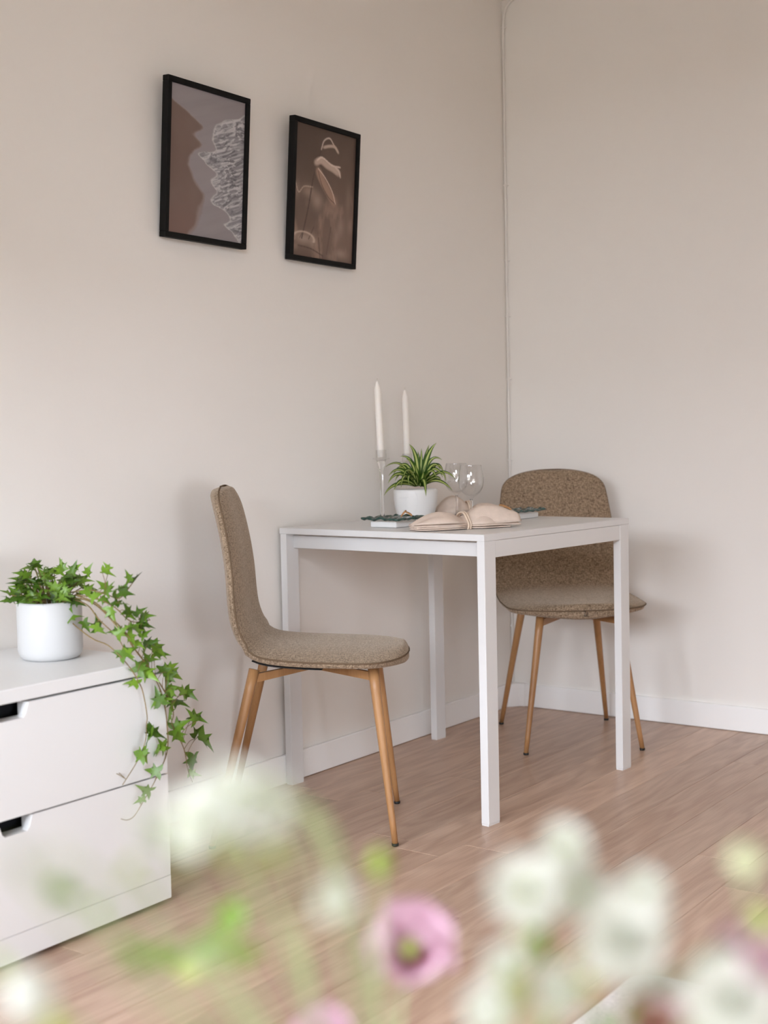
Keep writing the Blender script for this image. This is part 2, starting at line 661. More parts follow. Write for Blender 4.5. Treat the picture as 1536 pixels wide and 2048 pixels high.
# unseen house block, added to screen the low sky
hb = empty('sky_screen_building', (-24, -2, -7), 0, 'plain rendered house block added unseen across the street to screen the low sky', 'building')
link('wall_block', boxm('wall_block', -27, -21, -34, 30, -7, 2.6), MT['facade'], hb, True)
link('roof', boxm('roof', -27.4, -20.6, -34.4, 30.4, 2.6, 2.9), MT['subfloor'], hb, True)
for i in range(12):
    for j in range(3):
        yy, zz = -30 + i * 5, -5 + j * 3
        link('window', boxm('window', -21.02, -20.97, yy, yy + 1.6, zz, zz + 1.5), MT['dark'], hb, True)

# floor: boards along X, each its own piece
floor = link('floor', boxm('floor', ROOM_X0, 0, ROOM_Y0, 0, -.06, -.012), MT['subfloor'])
setp(floor, 'light oak plank floor', kind='structure')
PW = .127
y_seam = -.6325
lens_cache = {}
rows = []
y = y_seam
while y < 0: y += PW
while y > ROOM_Y0:
    rows.append((max(y - PW, ROOM_Y0), min(y, 0)))
    y -= PW
rnd = random.Random(3)
for i, (y0, y1) in enumerate(rows):
    x = 0.0
    first = True
    while x > ROOM_X0:
        ln = rnd.choice([1.2, 1.5, 1.8, 2.2])
        if first:
            ln = rnd.uniform(.35, 2.0)
            first = False
        x0 = max(x - ln, ROOM_X0)
        if x0 - ROOM_X0 < .25: x0 = ROOM_X0
        key = (round(x - x0, 4), round(y1 - y0, 4))
        if key not in lens_cache:
            g = .0004
            me = boxm('plank', -(x - x0) / 2 + g, (x - x0) / 2 - g, -(y1 - y0) / 2 + g, (y1 - y0) / 2 - g, -.012, 0, .0007)
            me.materials.append(MT['floorwood'])
            lens_cache[key] = me
        o = link('plank', lens_cache[key], None, floor)
        o.location = ((x + x0) / 2, (y0 + y1) / 2, 0)
        x = x0

# baseboards (left has an open crack along its top edge: it stands a little off the wall)
BBH = .085
bm = bmesh.new()
box(bm, ROOM_X0, -.03, -.0135, -.0022, 0.0012, BBH, .002)
setp(link('baseboard_left', bm_mesh('baseboard_left', bm), MT['trim']), 'white baseboard under the wall with the prints', kind='structure')
bm = bmesh.new()
box(bm, -.0135, -.0006, ROOM_Y0, -.03, 0.0012, BBH, .002)
setp(link('baseboard_right', bm_mesh('baseboard_right', bm), MT['trim']), 'white baseboard under the bare wall right of the corner', kind='structure')
# boxed corner piece between the baseboards
pr = [(-.001, -.001), (-.055, -.001), (-.055, -.016), (-.020, -.042), (-.0165, -.060), (-.001, -.060)]
V = [(a, b, .0012) for a, b in pr] + [(a, b, BBH + .001) for a, b in pr]
n = len(pr)
F = [tuple(range(n))[::-1], tuple(range(n, 2 * n))] + [(i, (i + 1) % n, (i + 1) % n + n, i + n) for i in range(n)]
me = mesh('trim_1', V, F, False)
bm = bmesh.new(); bm.from_mesh(me)
setp(link('trim_1', bm_mesh('trim_1', bm), MT['trim']), 'white boxed corner piece joining the two baseboards', kind='structure')
# thin strip of dark gap behind the left baseboard is left open on purpose

# cable that runs down the corner, pinned by clips, and bends along the ceiling
cable = empty('corner_cable', (-.008, -.008, .09), 0, 'thin painted cable pinned down the wall corner from the ceiling', 'cable')
pts = [(-.008, -.007 + .0004 * math.sin(i * 1.3), .087 + i * .0985) for i in range(25)]
pts += [(-.008, -.010, 2.525), (-.008, -.022, 2.570), (-.008, -.05, 2.590), (-.008, -.10, 2.594), (-.008, -.9, 2.594), (-.008, -2.6, 2.594)]
link('cord', tube('cord', catmull(pts, 3), .0038, seg=8), MT['cable'], cable, True)
for z in (2.50, 1.93, 1.655, 1.45, 1.22, .92, .60, .30):
    bm = bmesh.new()
    box(bm, -.0135, -.0005, -.0115, -.0008, z - .003, z + .003, .001)
    box(bm, -.006, -.0005, -.019, -.0115, z - .0025, z + .0025, .001)
    link('clip', bm_mesh('clip', bm), MT['cable'], cable, True)

# ------------------------------------------------------------------ prints on the wall
def sinterp(v, xs, ys):
    xs = np.array(xs, float); ys = np.array(ys, float)
    m = np.gradient(ys, xs) * .8
    i = np.clip(np.searchsorted(xs, v) - 1, 0, len(xs) - 2)
    h = xs[i + 1] - xs[i]
    t = (v - xs[i]) / h
    return (2 * t ** 3 - 3 * t ** 2 + 1) * ys[i] + (t ** 3 - 2 * t ** 2 + t) * h * m[i] + (-2 * t ** 3 + 3 * t ** 2) * ys[i + 1] + (t ** 3 - t ** 2) * h * m[i + 1]


def vnoise(x, y, seed=0):
    xi = np.floor(x).astype(int); yi = np.floor(y).astype(int)
    xf = x - xi; yf = y - yi
    def h(a, b):
        n = (a * 374761393 + b * 668265263 + seed * 974711) & 0x7fffffff
        n = ((n ^ (n >> 13)) * 1274126177) & 0x7fffffff
        return ((n ^ (n >> 16)) & 0xffff) / 65535.0
    sx = xf * xf * (3 - 2 * xf); sy = yf * yf * (3 - 2 * yf)
    return (h(xi, yi) * (1 - sx) + h(xi + 1, yi) * sx) * (1 - sy) + (h(xi, yi + 1) * (1 - sx) + h(xi + 1, yi + 1) * sx) * sy


def fbm(x, y, o=4, seed=0):
    s = 0; a = .5
    for i in range(o):
        s = s + a * vnoise(x * 2 ** i, y * 2 ** i, seed + i); a *= .5
    return s / (1 - .5 ** o)


def lerp(a, b, t):
    t = np.clip(t, 0, 1)[..., None]
    return a * (1 - t) + b * t


def C3(*c): return np.array(c, float)


def print_beach(u, v):
    wob = (fbm(u * 9, v * 12, 4, 3) - .5) * .07
    bs = sinterp(v, [0, .1, .18, .25, .31, .37, .43, .52, .58, .65, .70, .80, .90, 1], [-.1, 0, .25, .42, .31, .40, .31, .25, .30, .37, .45, .42, .38, .28])
    fo = sinterp(v, [0, .08, .12, .16, .2, .32, .40, .42, .48, .55, .60, .66, .76, .79, .86, .88, .93, 1], [1.2, 1.0, .92, .72, .62, .54, .55, .40, .46, .63, .56, .62, .60, .74, .80, .74, .85, .98])
    sand = lerp(C3(124, 106, 98) + 0 * u[..., None], C3(112, 92, 84), fbm(u * 3, v * 4, 3, 9))
    sand = lerp(sand, C3(122, 98, 90) + 0 * sand, (v - .7) / .3)
    water = lerp(C3(138, 131, 133) + 0 * u[..., None], C3(152, 145, 147), fbm(u * 2 + v * 2, v * 16 + u * 4, 4, 5))
    c = lerp(sand, water, (u - bs - wob * .9) / (.03 + .05 * np.clip((v - .5) * 3, 0, 1)) + .5)
    # soft pale line on the wash edge
    e = np.exp(-((u - bs - wob * .5) / .02) ** 2)
    c = lerp(c, C3(156, 146, 144) + 0 * c, e * .25)
    st = fbm(u * 16 + fbm(u * 6, v * 9, 3, 2) * 7, v * 80 + u * 20, 3, 7)
    foam = lerp(C3(134, 132, 135) + 0 * c, C3(190, 187, 189), (st - .36) / .3)
    dk = fbm(u * 14 + 3 + fbm(u * 9, v * 12, 2, 8) * 3, v * 84 + u * 26 + fbm(u * 10, v * 6, 2, 4) * 4, 3, 15)
    foam = lerp(foam, C3(98, 96, 100) + 0 * c, np.clip((dk - .54) / .1, 0, 1) * .8 * np.clip((u - fo) / .2, 0.25, 1))
    c = lerp(c, foam, (u - fo - wob) / .02 + .5)
    ef = np.exp(-((u - fo - wob - .012) / .012) ** 2)
    return lerp(c, C3(196, 190, 190) + 0 * c, ef * .7)


def seg_d(u, v, a, b, asp=1.36):
    ax, ay, bx, by = a[0], a[1] * asp, b[0], b[1] * asp
    px, py = u, v * asp
    t = np.clip(((px - ax) * (bx - ax) + (py - ay) * (by - ay)) / ((bx - ax) ** 2 + (by - ay) ** 2 + 1e-9), 0, 1)
    return np.hypot(px - ax - t * (bx - ax), py - ay - t * (by - ay)), t


def print_grass(u, v):
    c = lerp(C3(86, 71, 63) + 0 * u[..., None], C3(128, 106, 94), v * 1.0 + (u - .5) * .35 + (fbm(u * 3, v * 3, 3, 21) - .5) * .5)
    c = lerp(c, C3(98, 79, 68) + 0 * c, np.clip((v - .80) / .3, 0, 1) * .7)
    c = lerp(c, C3(168, 142, 126) + 0 * c, np.clip((fbm(u * 9, v * 5, 4, 33) - .55) / .2, 0, 1) * np.clip((v - .42) / .2, 0, 1) * .55)
    for (x, y, rx, ry, k) in [(.24, .50, .12, .05, .6), (.38, .56, .10, .07, .7), (.05, .50, .05, .08, .4), (.18, .86, .17, .05, .8), (.33, .88, .06, .06, .5), (.78, .72, .06, .08, .5), (.72, .80, .05, .06, .4), (.80, .93, .12, .04, .6), (.95, .70, .05, .06, .4), (.62, .97, .05, .03, .4), (.05, .93, .04, .03, .4), (.9, .5, .05, .12, .25)]:
        q = ((u - x) / rx) ** 2 + ((v - y) / ry) ** 2
        c = lerp(c, C3(172, 152, 138) + 0 * c, k * np.exp(-q * 1.2))
    for pts, w, colr, k in [
        ([(.15, .86), (.24, .62), (.30, .40), (.36, .27), (.42, .16)], .010, (84, 68, 62), .9),
        ([(.42, .16), (.46, .09), (.55, .06), (.62, .10), (.68, .135)], .009, (196, 178, 166), .95),
        ([(.46, .14), (.55, .12), (.64, .115), (.70, .15)], .016, (190, 170, 156), .85),
        ([(.34, .27), (.42, .245), (.52, .27), (.62, .285), (.72, .31)], .034, (186, 164, 150), .85),
        ([(.36, .25), (.44, .22), (.60, .26), (.74, .26)], .010, (214, 196, 184), .9),
        ([(.66, .27), (.72, .29), (.75, .335)], .012, (206, 188, 176), .8),
        ([(.38, .33), (.46, .40), (.56, .47), (.66, .545)], .045, (158, 130, 114), .85),
        ([(.38, .31), (.50, .37), (.62, .46), (.68, .55)], .007, (206, 184, 168), .95),
        ([(.38, .33), (.45, .43), (.56, .51), (.67, .55)], .006, (110, 86, 76), .8),
        ([(.12, .86), (.20, .76)], .006, (96, 78, 70), .8), ([(.26, .86), (.34, .76)], .007, (92, 74, 66), .8),
        ([(.02, .44), (.08, .52), (.16, .47), (.30, .46)], .008, (196, 176, 160), .5),
        ([(.10, .92), (.30, .93), (.5, .97)], .008, (84, 66, 58), .6), ([(.42, .84), (.46, 1.0)], .010, (84, 66, 58), .5), ([(.62, .74), (.56, .95)], .010, (88, 70, 62), .4)]:
        pts = [(q.x, q.z) for q in catmull([(a_, 0, b_) for a_, b_ in pts], 4)]
        for i in range(len(pts) - 1):
            d, t = seg_d(u, v, pts[i], pts[i + 1])
            c = lerp(c, C3(*colr) + 0 * c, k * np.clip(1.4 - d / w, 0, 1))
    # bright outline of the seed tuft
    q = ((u - .18) / .17) ** 2 + ((v - .865) / .055) ** 2
    c = lerp(c, C3(206, 184, 166) + 0 * c, .8 * np.exp(-((q - 1) / .25) ** 2) * (v < .88))
    return c


def make_print(name, fn, parent, w, h, yo, nu=150, nv=206):
    V, F = [], []
    uu, vv = np.meshgrid(np.linspace(0, 1, nu + 1), np.linspace(0, 1, nv + 1))
    V = [(-w / 2 + a * w, yo, h / 2 - b * h) for a, b in zip(uu.ravel(), vv.ravel())]
    for j in range(nv):
        for i in range(nu):
            a = j * (nu + 1) + i
            F.append((a, a + nu + 1, a + nu + 2, a + 1))
    me = mesh(name, V, F, False)
    c = np.clip(fn(uu, vv), 0, 255) / 255
    lin = np.where(c <= .04045, c / 12.92, ((c + .055) / 1.055) ** 2.4)
    rgba = np.concatenate([lin, np.ones(lin.shape[:2] + (1,))], -1).reshape(-1, 4).astype(np.float32)
    at = me.color_attributes.new('print', 'FLOAT_COLOR', 'POINT')
    at.data.foreach_set('color', rgba.ravel())
    return link(name, me, MT['print'], parent)


def framed(x0, x1, z0, z1, lean, fn, label):
    w, h = x1 - x0, z1 - z0
    dep = .022
    root = empty('framed_print', ((x0 + x1) / 2, -.006, z0), 0, label, 'picture', 'black framed prints on the wall')
    root.rotation_euler = (lean, 0, 0)
    # local: x along wall, -y out of the wall, z up from the bottom edge
    b = .0145
    def rail(nm, a0, a1, c0, c1):
        link(nm, boxm(nm, a0, a1, -dep, 0, c0, c1, .0012), MT['black_frame'], root)
    rail('frame_rail', -w / 2, w / 2, 0, b)
    rail('frame_rail', -w / 2, w / 2, h - b, h)
    rail('frame_stile', -w / 2, -w / 2 + b, b, h - b)
    rail('frame_stile', w / 2 - b, w / 2, b, h - b)
    link('backing_board', boxm('backing_board', -w / 2 + b, w / 2 - b, -.012, -.002, b, h - b), MT['backing'], root)
    p = make_print('print', fn, root, w - 2 * b + .002, h - 2 * b + .002, -.0145)
    p.location = (0, 0, h / 2)
    return root


framed(-1.765, -1.453, 1.536, 1.944, math.radians(4.3), print_beach, 'black framed beach print with foaming surf, left of the two prints')
framed(-1.266, -.953, 1.530, 1.938, math.radians(4.3), print_grass, 'black framed sepia print of a grass stalk, right of the two prints')

# ------------------------------------------------------------------ dining table
TZ = .7513
TABLE_RZ = -math.radians(3.4854)
TL, TW, TT = .748, .7238, .0177
table = empty('dining_table', (-1.3717, -.7348, 0), TABLE_RZ, 'square white dining table with straight legs standing against the wall', 'table')
LSX, LSY = .0505, .0238
link('table_top', boxm('table_top', 0, TL, 0, TW, TZ - TT, TZ, .0012), MT['white'], table)
zt = TZ - TT
for (a, b) in ((0, 0), (TL - .003 - LSX, 0), (0, TW - .003 - LSY), (TL - .003 - LSX, TW - .003 - LSY)):
    leg = link('leg', boxm('leg', a, a + LSX, b, b + LSY, .004, zt, .0012), MT['white'], table)
    link('foot_pad', boxm('foot_pad', a + .001, a + LSX - .001, b + .001, b + LSY - .001, 0.0, .005), MT['white'], leg)
# aprons: the end ones set back under the top, the long ones nearly flush
for xx in (.030, TL - .003 - .045):
    link('apron', boxm('apron', xx, xx + .016, LSY, TW - .003 - LSY, zt - .042, zt - .0055, .001), MT['white'], table)
for yy in (.0012, TW - .003 - .017):
    link('apron', boxm('apron', LSX, TL - .003 - LSX, yy, yy + .016, zt - .044, zt - .0005, .001), MT['white'], table)

# ------------------------------------------------------------------ chairs
def resample(pts, n):
    pts = catmull([Vector((0, a, b)) for a, b in pts], 8)
    L = [0]
    for i in range(1, len(pts)):
        L.append(L[-1] + (pts[i] - pts[i - 1]).length)
    out = []
    for k in range(n):
        s = L[-1] * (0.5 - 0.5 * math.cos(PI * k / (n - 1))) if False else L[-1] * k / (n - 1)
        i = 1
        while i < len(L) - 1 and L[i] < s: i += 1
        t = (s - L[i - 1]) / max(1e-9, L[i] - L[i - 1])
        out.append((pts[i - 1].lerp(pts[i], t), s))
    return out, L[-1]


def chair_shell():
    prof = [(-.214, .884), (-.196, .829), (-.180, .752), (-.170, .675), (-.166, .605), (-.160, .556), (-.145, .514), (-.121, .486), (-.092, .471), (-.045, .463), (.02, .458), (.108, .454), (.177, .451), (.23, .450), (.268, .450)]
    NS, NT = 74, 24
    P, LT = resample(prof, 400)
    # finer sampling near both ends
    ss = [LT * (.5 - .5 * math.cos(PI * (k + .0) / (NS - 1))) for k in range(NS)]
    def at(s):
        q = s / LT * 399
        i = min(398, max(0, int(q)))
        return P[i][0].lerp(P[i + 1][0], q - i)
    def width(s):
        z = s / LT
        base = np.interp(z, [0, .10, .20, .32, .42, .50, .58, .72, .85, 1], [.168, .182, .194, .206, .213, .217, .222, .228, .226, .205])
        d0, d1 = s, LT - s
        k0, k1 = .075, .13
        f = 1.0
        if d0 < k0: f = (1 - (1 - d0 / k0) ** 2.6) ** (1 / 2.2)
        if d1 < k1: f = (1 - (1 - d1 / k1) ** 2.4) ** (1 / 2.1)
        return float(base) * max(f, 0.0)
    rows = []
    for s in ss:
        c = at(s)
        t = (at(min(LT, s + .004)) - at(max(0, s - .004))).normalized()
        nrm = Vector((0, -t.z, t.y))          # towards the sitter
        if nrm.y < 0 and c.z > .6: nrm = -nrm
        if nrm.z < 0 and c.z < .47: nrm = -nrm
        rows.append((s, c, nrm, width(s)))
    # keep normals continuous
    for i in range(1, len(rows)):
        if rows[i][2].dot(rows[i - 1][2]) < 0:
            rows[i] = (rows[i][0], rows[i][1], -rows[i][2], rows[i][3])
    def surf(kind):
        V = []
        for (s, c, nrm, w) in rows:
            e = min(s, LT - s)
            endf = min(1, e / .012) ** .5 if e > 0 else 0
            for j in range(NT + 1):
                t = -1 + 2 * j / NT
                t = math.sin(t * PI / 2)
                a = abs(t)
                dish = .014 * a ** 2 * (1 if s < LT * .5 else .4)
                if kind == 0: h = .0
                puff_in = .024 * (1 - a ** 3.2) * endf + .002
                puff_out = .010 * (1 - a ** 3.0) * endf + .013
                h = puff_in if kind > 0 else -puff_out
                ww = w - (.007 * a ** 6 if kind == -1 else 0)
                V.append(c + Vector((t * ww, 0, 0)) + nrm * (dish + (0 if kind == 2 else h)))
        return V
    A, B = surf(1), surf(-1)
    V = A + B
    n1 = NT + 1
    F = []
    o = len(A)
    for i in range(NS - 1):
        for j in range(NT):
            a = i * n1 + j
            F.append((a, a + 1, a + n1 + 1, a + n1))
            F.append((o + a, o + a + n1, o + a + n1 + 1, o + a + 1))
    for i in range(NS - 1):
        for j in (0, NT):
            a = i * n1 + j
            F.append((a, a + n1, o + a + n1, o + a))
    for i in (0, NS - 1):
        for j in range(NT):
            a = i * n1 + j
            F.append((a, o + a, o + a + 1, a + 1))
    me = mesh('seat_shell', V, F)
    bm = bmesh.new(); bm.from_mesh(me)
    bmesh.ops.remove_doubles(bm, verts=bm.verts, dist=1e-5)
    bmesh.ops.recalc_face_normals(bm, faces=bm.faces)
    bm.to_mesh(me); bm.free()
    me.polygons.foreach_set('use_smooth', [True] * len(me.polygons))
    # seam loop around the rim
    mid = surf(2)
    loop = [mid[i * n1] for i in range(NS)] + [mid[(NS - 1) * n1 + j] for j in range(1, NT)] + [mid[i * n1 + NT] for i in range(NS - 1, -1, -1)] + [mid[j] for j in range(NT - 1, 0, -1)]
    clean = [loop[0]]
    for p in loop[1:]:
        if (p - clean[-1]).length > .004: clean.append(p)
    # push slightly outwards of the rim
    cen_loop = []
    for i, p in enumerate(clean):
        t = (clean[(i + 1) % len(clean)] - clean[i - 1]).normalized()
        cen_loop.append(p)
    # dark liner that covers the rear of the underside
    i0, i1 = [min(range(NS), key=lambda k: abs(ss[k] - q * LT)) for q in (.53, .74)]
    LV, LF = [], []
    ks = list(range(i0, i1 + 1))
    for k in ks:
        for j in range(4, NT - 3):
            LV.append(B[k * n1 + j] - rows[k][2] * .0035)
    nn = NT - 7
    for i in range(len(ks) - 1):
        for j in range(nn - 1):
            a = i * nn + j
            LF.append((a, a + 1, a + nn + 1, a + nn))
    liner = mesh('underside_liner', LV, LF)
    pip = tube('piping', cen_loop, .0023, seg=8, closed=True)
    return me, pip, liner


SHELL, PIPING, LINER = chair_shell()
FRONT = (.187, .2255)
TOPS = (.125, .178, -.118)


def leg_mesh(x, yt, yb, xb):
    a = Vector((x, yt, .432)); b = Vector((xb, yb, .006))
    return tube('leg', [a.lerp(b, k / 8) for k in range(9)], .0135, .0075, seg=16)


def make_chair(loc, rz, label):
    root = empty('dining_chair', loc, rz, label, 'chair', 'upholstered dining chairs')
    sh = link('seat_shell', SHELL, MT['fabric'], root)
    link('piping', PIPING, MT['piping'], sh)
    for sx in (-1, 1):
        for (yt, yb) in ((TOPS[1], .2255), (TOPS[2], -.2255)):
            l = link('leg', leg_mesh(sx * TOPS[0], yt, yb, sx * .187), MT['legwood'], root)
            link('foot_cap', lathe('foot_cap', [(0, 0), (.0078, 0), (.0086, .002), (.0086, .007), (0, .007)], 16, (sx * .187, yb, 0)), MT['black_plastic'], l)
    # cross frame: four arms that taper towards the middle
    for sx in (-1, 1):
        for yt in (TOPS[1], TOPS[2]):
            a = Vector((sx * TOPS[0], yt, .412)); b = Vector((0, .02, .419))
            t = (b - a).normalized(); s = Vector((-t.y, t.x, 0)).normalized() * .006
            V = []
            for (p, hh) in ((a, .021), (b, .016)):
                for q in ((-1, -1), (1, -1), (1, 1), (-1, 1)):
                    V.append(p + s * q[0] + Vector((0, 0, hh * q[1] * .5 + (0 if p is b else -.002))))
            F = [(0, 1, 2, 3), (7, 6, 5, 4)] + [(i, i + 4, (i + 1) % 4 + 4, (i + 1) % 4) for i in range(4)]
            me = mesh('frame_arm', V, F, False)
            bm = bmesh.new(); bm.from_mesh(me)
            link('frame_arm', bm_mesh('frame_arm', bm), MT['legwood'], root)
    bm = bmesh.new()
    box(bm, -.06, .06, -.04, .08, .424, .440, .004)
    link('mounting_plate', bm_mesh('mounting_plate', bm), MT['black_plastic'], root)
    o = link('underside_liner', LINER, MT['black_plastic'], root)
    sm = o.modifiers.new('thick', 'SOLIDIFY'); sm.thickness = .003; sm.offset = 0
    return root


def face(fx, fy):      # local +Y points to (fx, fy)
    return math.atan2(-fx, fy)


make_chair((-1.6025, -.330, 0), face(.572, -.820), 'beige brown upholstered chair in profile, turned away from the table')
make_chair((-.365, -.428, 0), face(-.757, -.654), 'brown upholstered chair facing the camera behind the table by the corner')

# ------------------------------------------------------------------ chest of drawers
CX1 = -2.208
CX0 = CX1 - .80
CY = -.440
chest = empty('chest_of_drawers', ((CX0 + CX1) / 2, -.23, 0), 0, 'white chest of drawers with cut-out grips below the ivy', 'chest')
for (px_, py_) in ((CX1 - .06, CY + .04), (CX1 - .06, -.06), (CX0 + .06, CY + .04), (CX0 + .06, -.06)):
    link('foot', lathe('foot', [(0, 0), (.018, 0), (.02, .003), (.02, .011), (0, .011)], 16, (px_, py_, 0)), MT['black_plastic'], chest, True)
link('plinth', boxm('plinth', CX0 - .003, CX1 + .003, CY + .001, -.018, .010, .061, .0015), MT['chest'], chest, True)
CB, CTOP = .0625, .5345
link('side_panel', boxm('side_panel', CX1 - .016, CX1, CY + .018, -.018, CB, CTOP - .0285, .001), MT['chest'], chest, True)
link('side_panel', boxm('side_panel', CX0, CX0 + .016, CY + .018, -.018, CB, CTOP - .0285, .001), MT['chest'], chest, True)
link('back_panel', boxm('back_panel', CX0 + .016, CX1 - .016, -.026, -.020, CB, CTOP - .0285), MT['chest'], chest, True)
link('chest_top', boxm('chest_top', CX0, CX1 + .0005, CY + .002, -.018, CTOP - .0275, CTOP, .0015), MT['chest'], chest, True)
link('interior_shade', boxm('interior_shade', CX0 + .017, CX1 - .017, CY + .060, -.028, CB + .001, CTOP - .030), MT['dark'], chest, True)  # black block paints the shade behind the grip cut-outs


def drawer(z0, z1):
    gx1 = -2.568          # right end of the grip cut-out at the top edge
    gx0 = CX0 + CX1 - gx1
    gh = .0285
    x0, x1 = CX0, CX1
    prof = [(x0, z0), (x1, z0), (x1, z1), (gx1, z1)]
    sl = .008
    for k in range(5):
        t = k / 4 * PI / 2
        prof.append((gx1 - sl + .000 - .006 * math.sin(t), z1 - gh + .006 - .006 * (1 - math.cos(PI / 2 - t)) * 0 - .006 * math.sin(t) * 1))
    for k in range(5):
        t = (4 - k) / 4 * PI / 2
        prof.append((gx0 + sl + .006 * math.sin(t), z1 - gh + .006 - .006 * math.sin(t)))
    prof += [(gx0, z1), (x0, z1)]
    bm = bmesh.new()
    f = [bm.verts.new((a, CY, b)) for a, b in prof]
    face_ = bm.faces.new(f)
    r = bmesh.ops.extrude_face_region(bm, geom=[face_])
    for v in r['geom']:
        if isinstance(v, bmesh.types.BMVert): v.co.y += .017
    bmesh.ops.triangulate(bm, faces=[q for q in bm.faces if len(q.verts) > 4])
    d = link('drawer', bm_mesh('drawer', bm), MT['chest'], chest, True)
    # bevelled lip round the cut-out: a thin white return behind it
    bm = bmesh.new()
    box(bm, gx0 - .004, gx0, CY + .016, CY + .034, z1 - gh - .002, z1 - .002)
    box(bm, gx1, gx1 + .004, CY + .016, CY + .034, z1 - gh - .002, z1 - .002)
    box(bm, gx0 - .004, gx1 + .004, CY + .016, CY + .034, z1 - gh - .006, z1 - gh - .0005)
    o = link('grip_lip', bm_mesh('grip_lip', bm), MT['chest'], d)
    o.location = (0, 0, 0)
    return d


drawer(CB, .2830)
drawer(.2865, CTOP - .0315)

# ------------------------------------------------------------------ ivy on the chest
def ivy_leaf_mesh(name, fold=.25, curl=.2):
    # lobed outline, base at origin, tip along +Y, unit length
    half = [(0, 0), (.08, -.08), (.20, -.13), (.46, -.10), (.30, .08), (.21, .20), (.45, .47), (.24, .42), (.14, .56), (.075, .80), (0, 1.08)]
    V = [(0, .08, 0), (0, .40, 0), (0, .70, 0)]
    def z(x, y): return fold * abs(x) - curl * (y - .3) ** 2 - .25 * abs(x) ** 2
    V = [(x, y, z(x, y)) for (x, y, _) in V]
    R = [(x, y, z(x, y)) for x, y in half]
    Lh = [(-x, y, z(x, y)) for x, y in half[1:-1]]
    nR = len(R)
    V += R + Lh
    F = []
    def idx(side, i):
        if i == 0: return 3
        if i == nR - 1: return 3 + nR - 1
        return 3 + i if side > 0 else 3 + nR + i - 1
    mids = [0, 0, 0, 0, 0, 1, 1, 1, 2, 2, 2]
    for side in (1, -1):
        for i in range(nR - 1):
            m1, m2 = mids[i], mids[i + 1]
            a, b = idx(side, i), idx(side, i + 1)
            tri = (m1, a, b) if side > 0 else (m1, b, a)
            F.append(tri)
            if m2 != m1:
                F.append((m1, b, m2) if side > 0 else (m1, m2, b))
    F = [f for f in F if len(set(f)) == 3]
    return mesh(name, V, F, True)


IVY = [ivy_leaf_mesh('leaf', f, c) for f, c in ((.35, .25), (.65, .1), (.15, .5), (-.3, .35))]
for me in IVY: me.materials.append(MT['ivy'])

ivp = col_at(102, 2.80, CTOP)
ivy = empty('potted_ivy', ivp, 0, 'trailing green ivy in a white cylindrical pot on the chest', 'potted plant')
PR, PH = .0695, .1265
prof = [(0, 0), (PR - .016, 0), (PR - .010, .002), (PR - .006, .006), (PR - .003, .012), (PR, .02), (PR, PH - .004), (PR - .002, PH - .001), (PR - .004, PH), (PR - .006, PH - .001), (PR - .0075, PH - .005), (PR - .0075, .02), (0, .018)]
pot = link('pot', lathe('pot', prof, 48), MT['ivy_ceramic'], ivy)
link('soil', lathe('soil', [(0, PH - .022), (PR * .5, PH - .018), (PR - .0078, PH - .024), (PR - .0078, PH - .04), (0, PH - .04)], 32), MT['soil'], pot)


def vine_pt(px, py):
    """trailing stems: from the pot forward to just before the drawer fronts"""
    t = min(1, max(0, (px - 110) / 130.0))
    Y = ivp.y * (1 - t) + (CY - .022) * t
    if px > 300: Y = CY - .02 + .05 * min(1, (px - 300) / 90.0)
    return ony(px, py, Y)


VINES = [
    [(108, 1200), (113, 1210), (128, 1228), (145, 1246), (170, 1267), (190, 1280), (215, 1290), (240, 1312), (262, 1338), (278, 1365), (286, 1385), (294, 1430), (293, 1450), (292, 1475), (285, 1500), (272, 1527), (245, 1570)],
    [(150, 1200), (165, 1205), (180, 1215), (197, 1238), (219, 1259), (236, 1276), (248, 1298), (252, 1308)],
    [(150, 1196), (172, 1200), (193, 1211), (214, 1230), (236, 1255), (253, 1271), (265, 1293), (280, 1311), (295, 1333), (309, 1355), (326, 1394), (334, 1446), (336, 1485), (332, 1512), (322, 1537), (305, 1571), (285, 1605), (268, 1632), (254, 1640), (242, 1638)],
    [(150, 1190), (190, 1205), (222, 1235), (254, 1269), (270, 1299), (298, 1335), (315, 1359), (334, 1391), (344, 1408), (347, 1431), (344, 1448), (361, 1482), (370, 1505), (376, 1542), (385, 1564)],
    [(140, 1185), (180, 1180), (215, 1190), (240, 1196), (262, 1170), (270, 1158)],
    [(150, 1190), (190, 1196), (230, 1215), (262, 1243), (300, 1240)],
]
vine_objs = []
vine_paths = []
for vp in VINES:
    P3 = catmull([vine_pt(*q) for q in vp], 4)
    vine_paths.append(P3)
    vine_objs.append(link('vine', tube('vine', P3, .0016, .0009, seg=6), MT['ivystem'], ivy, True))

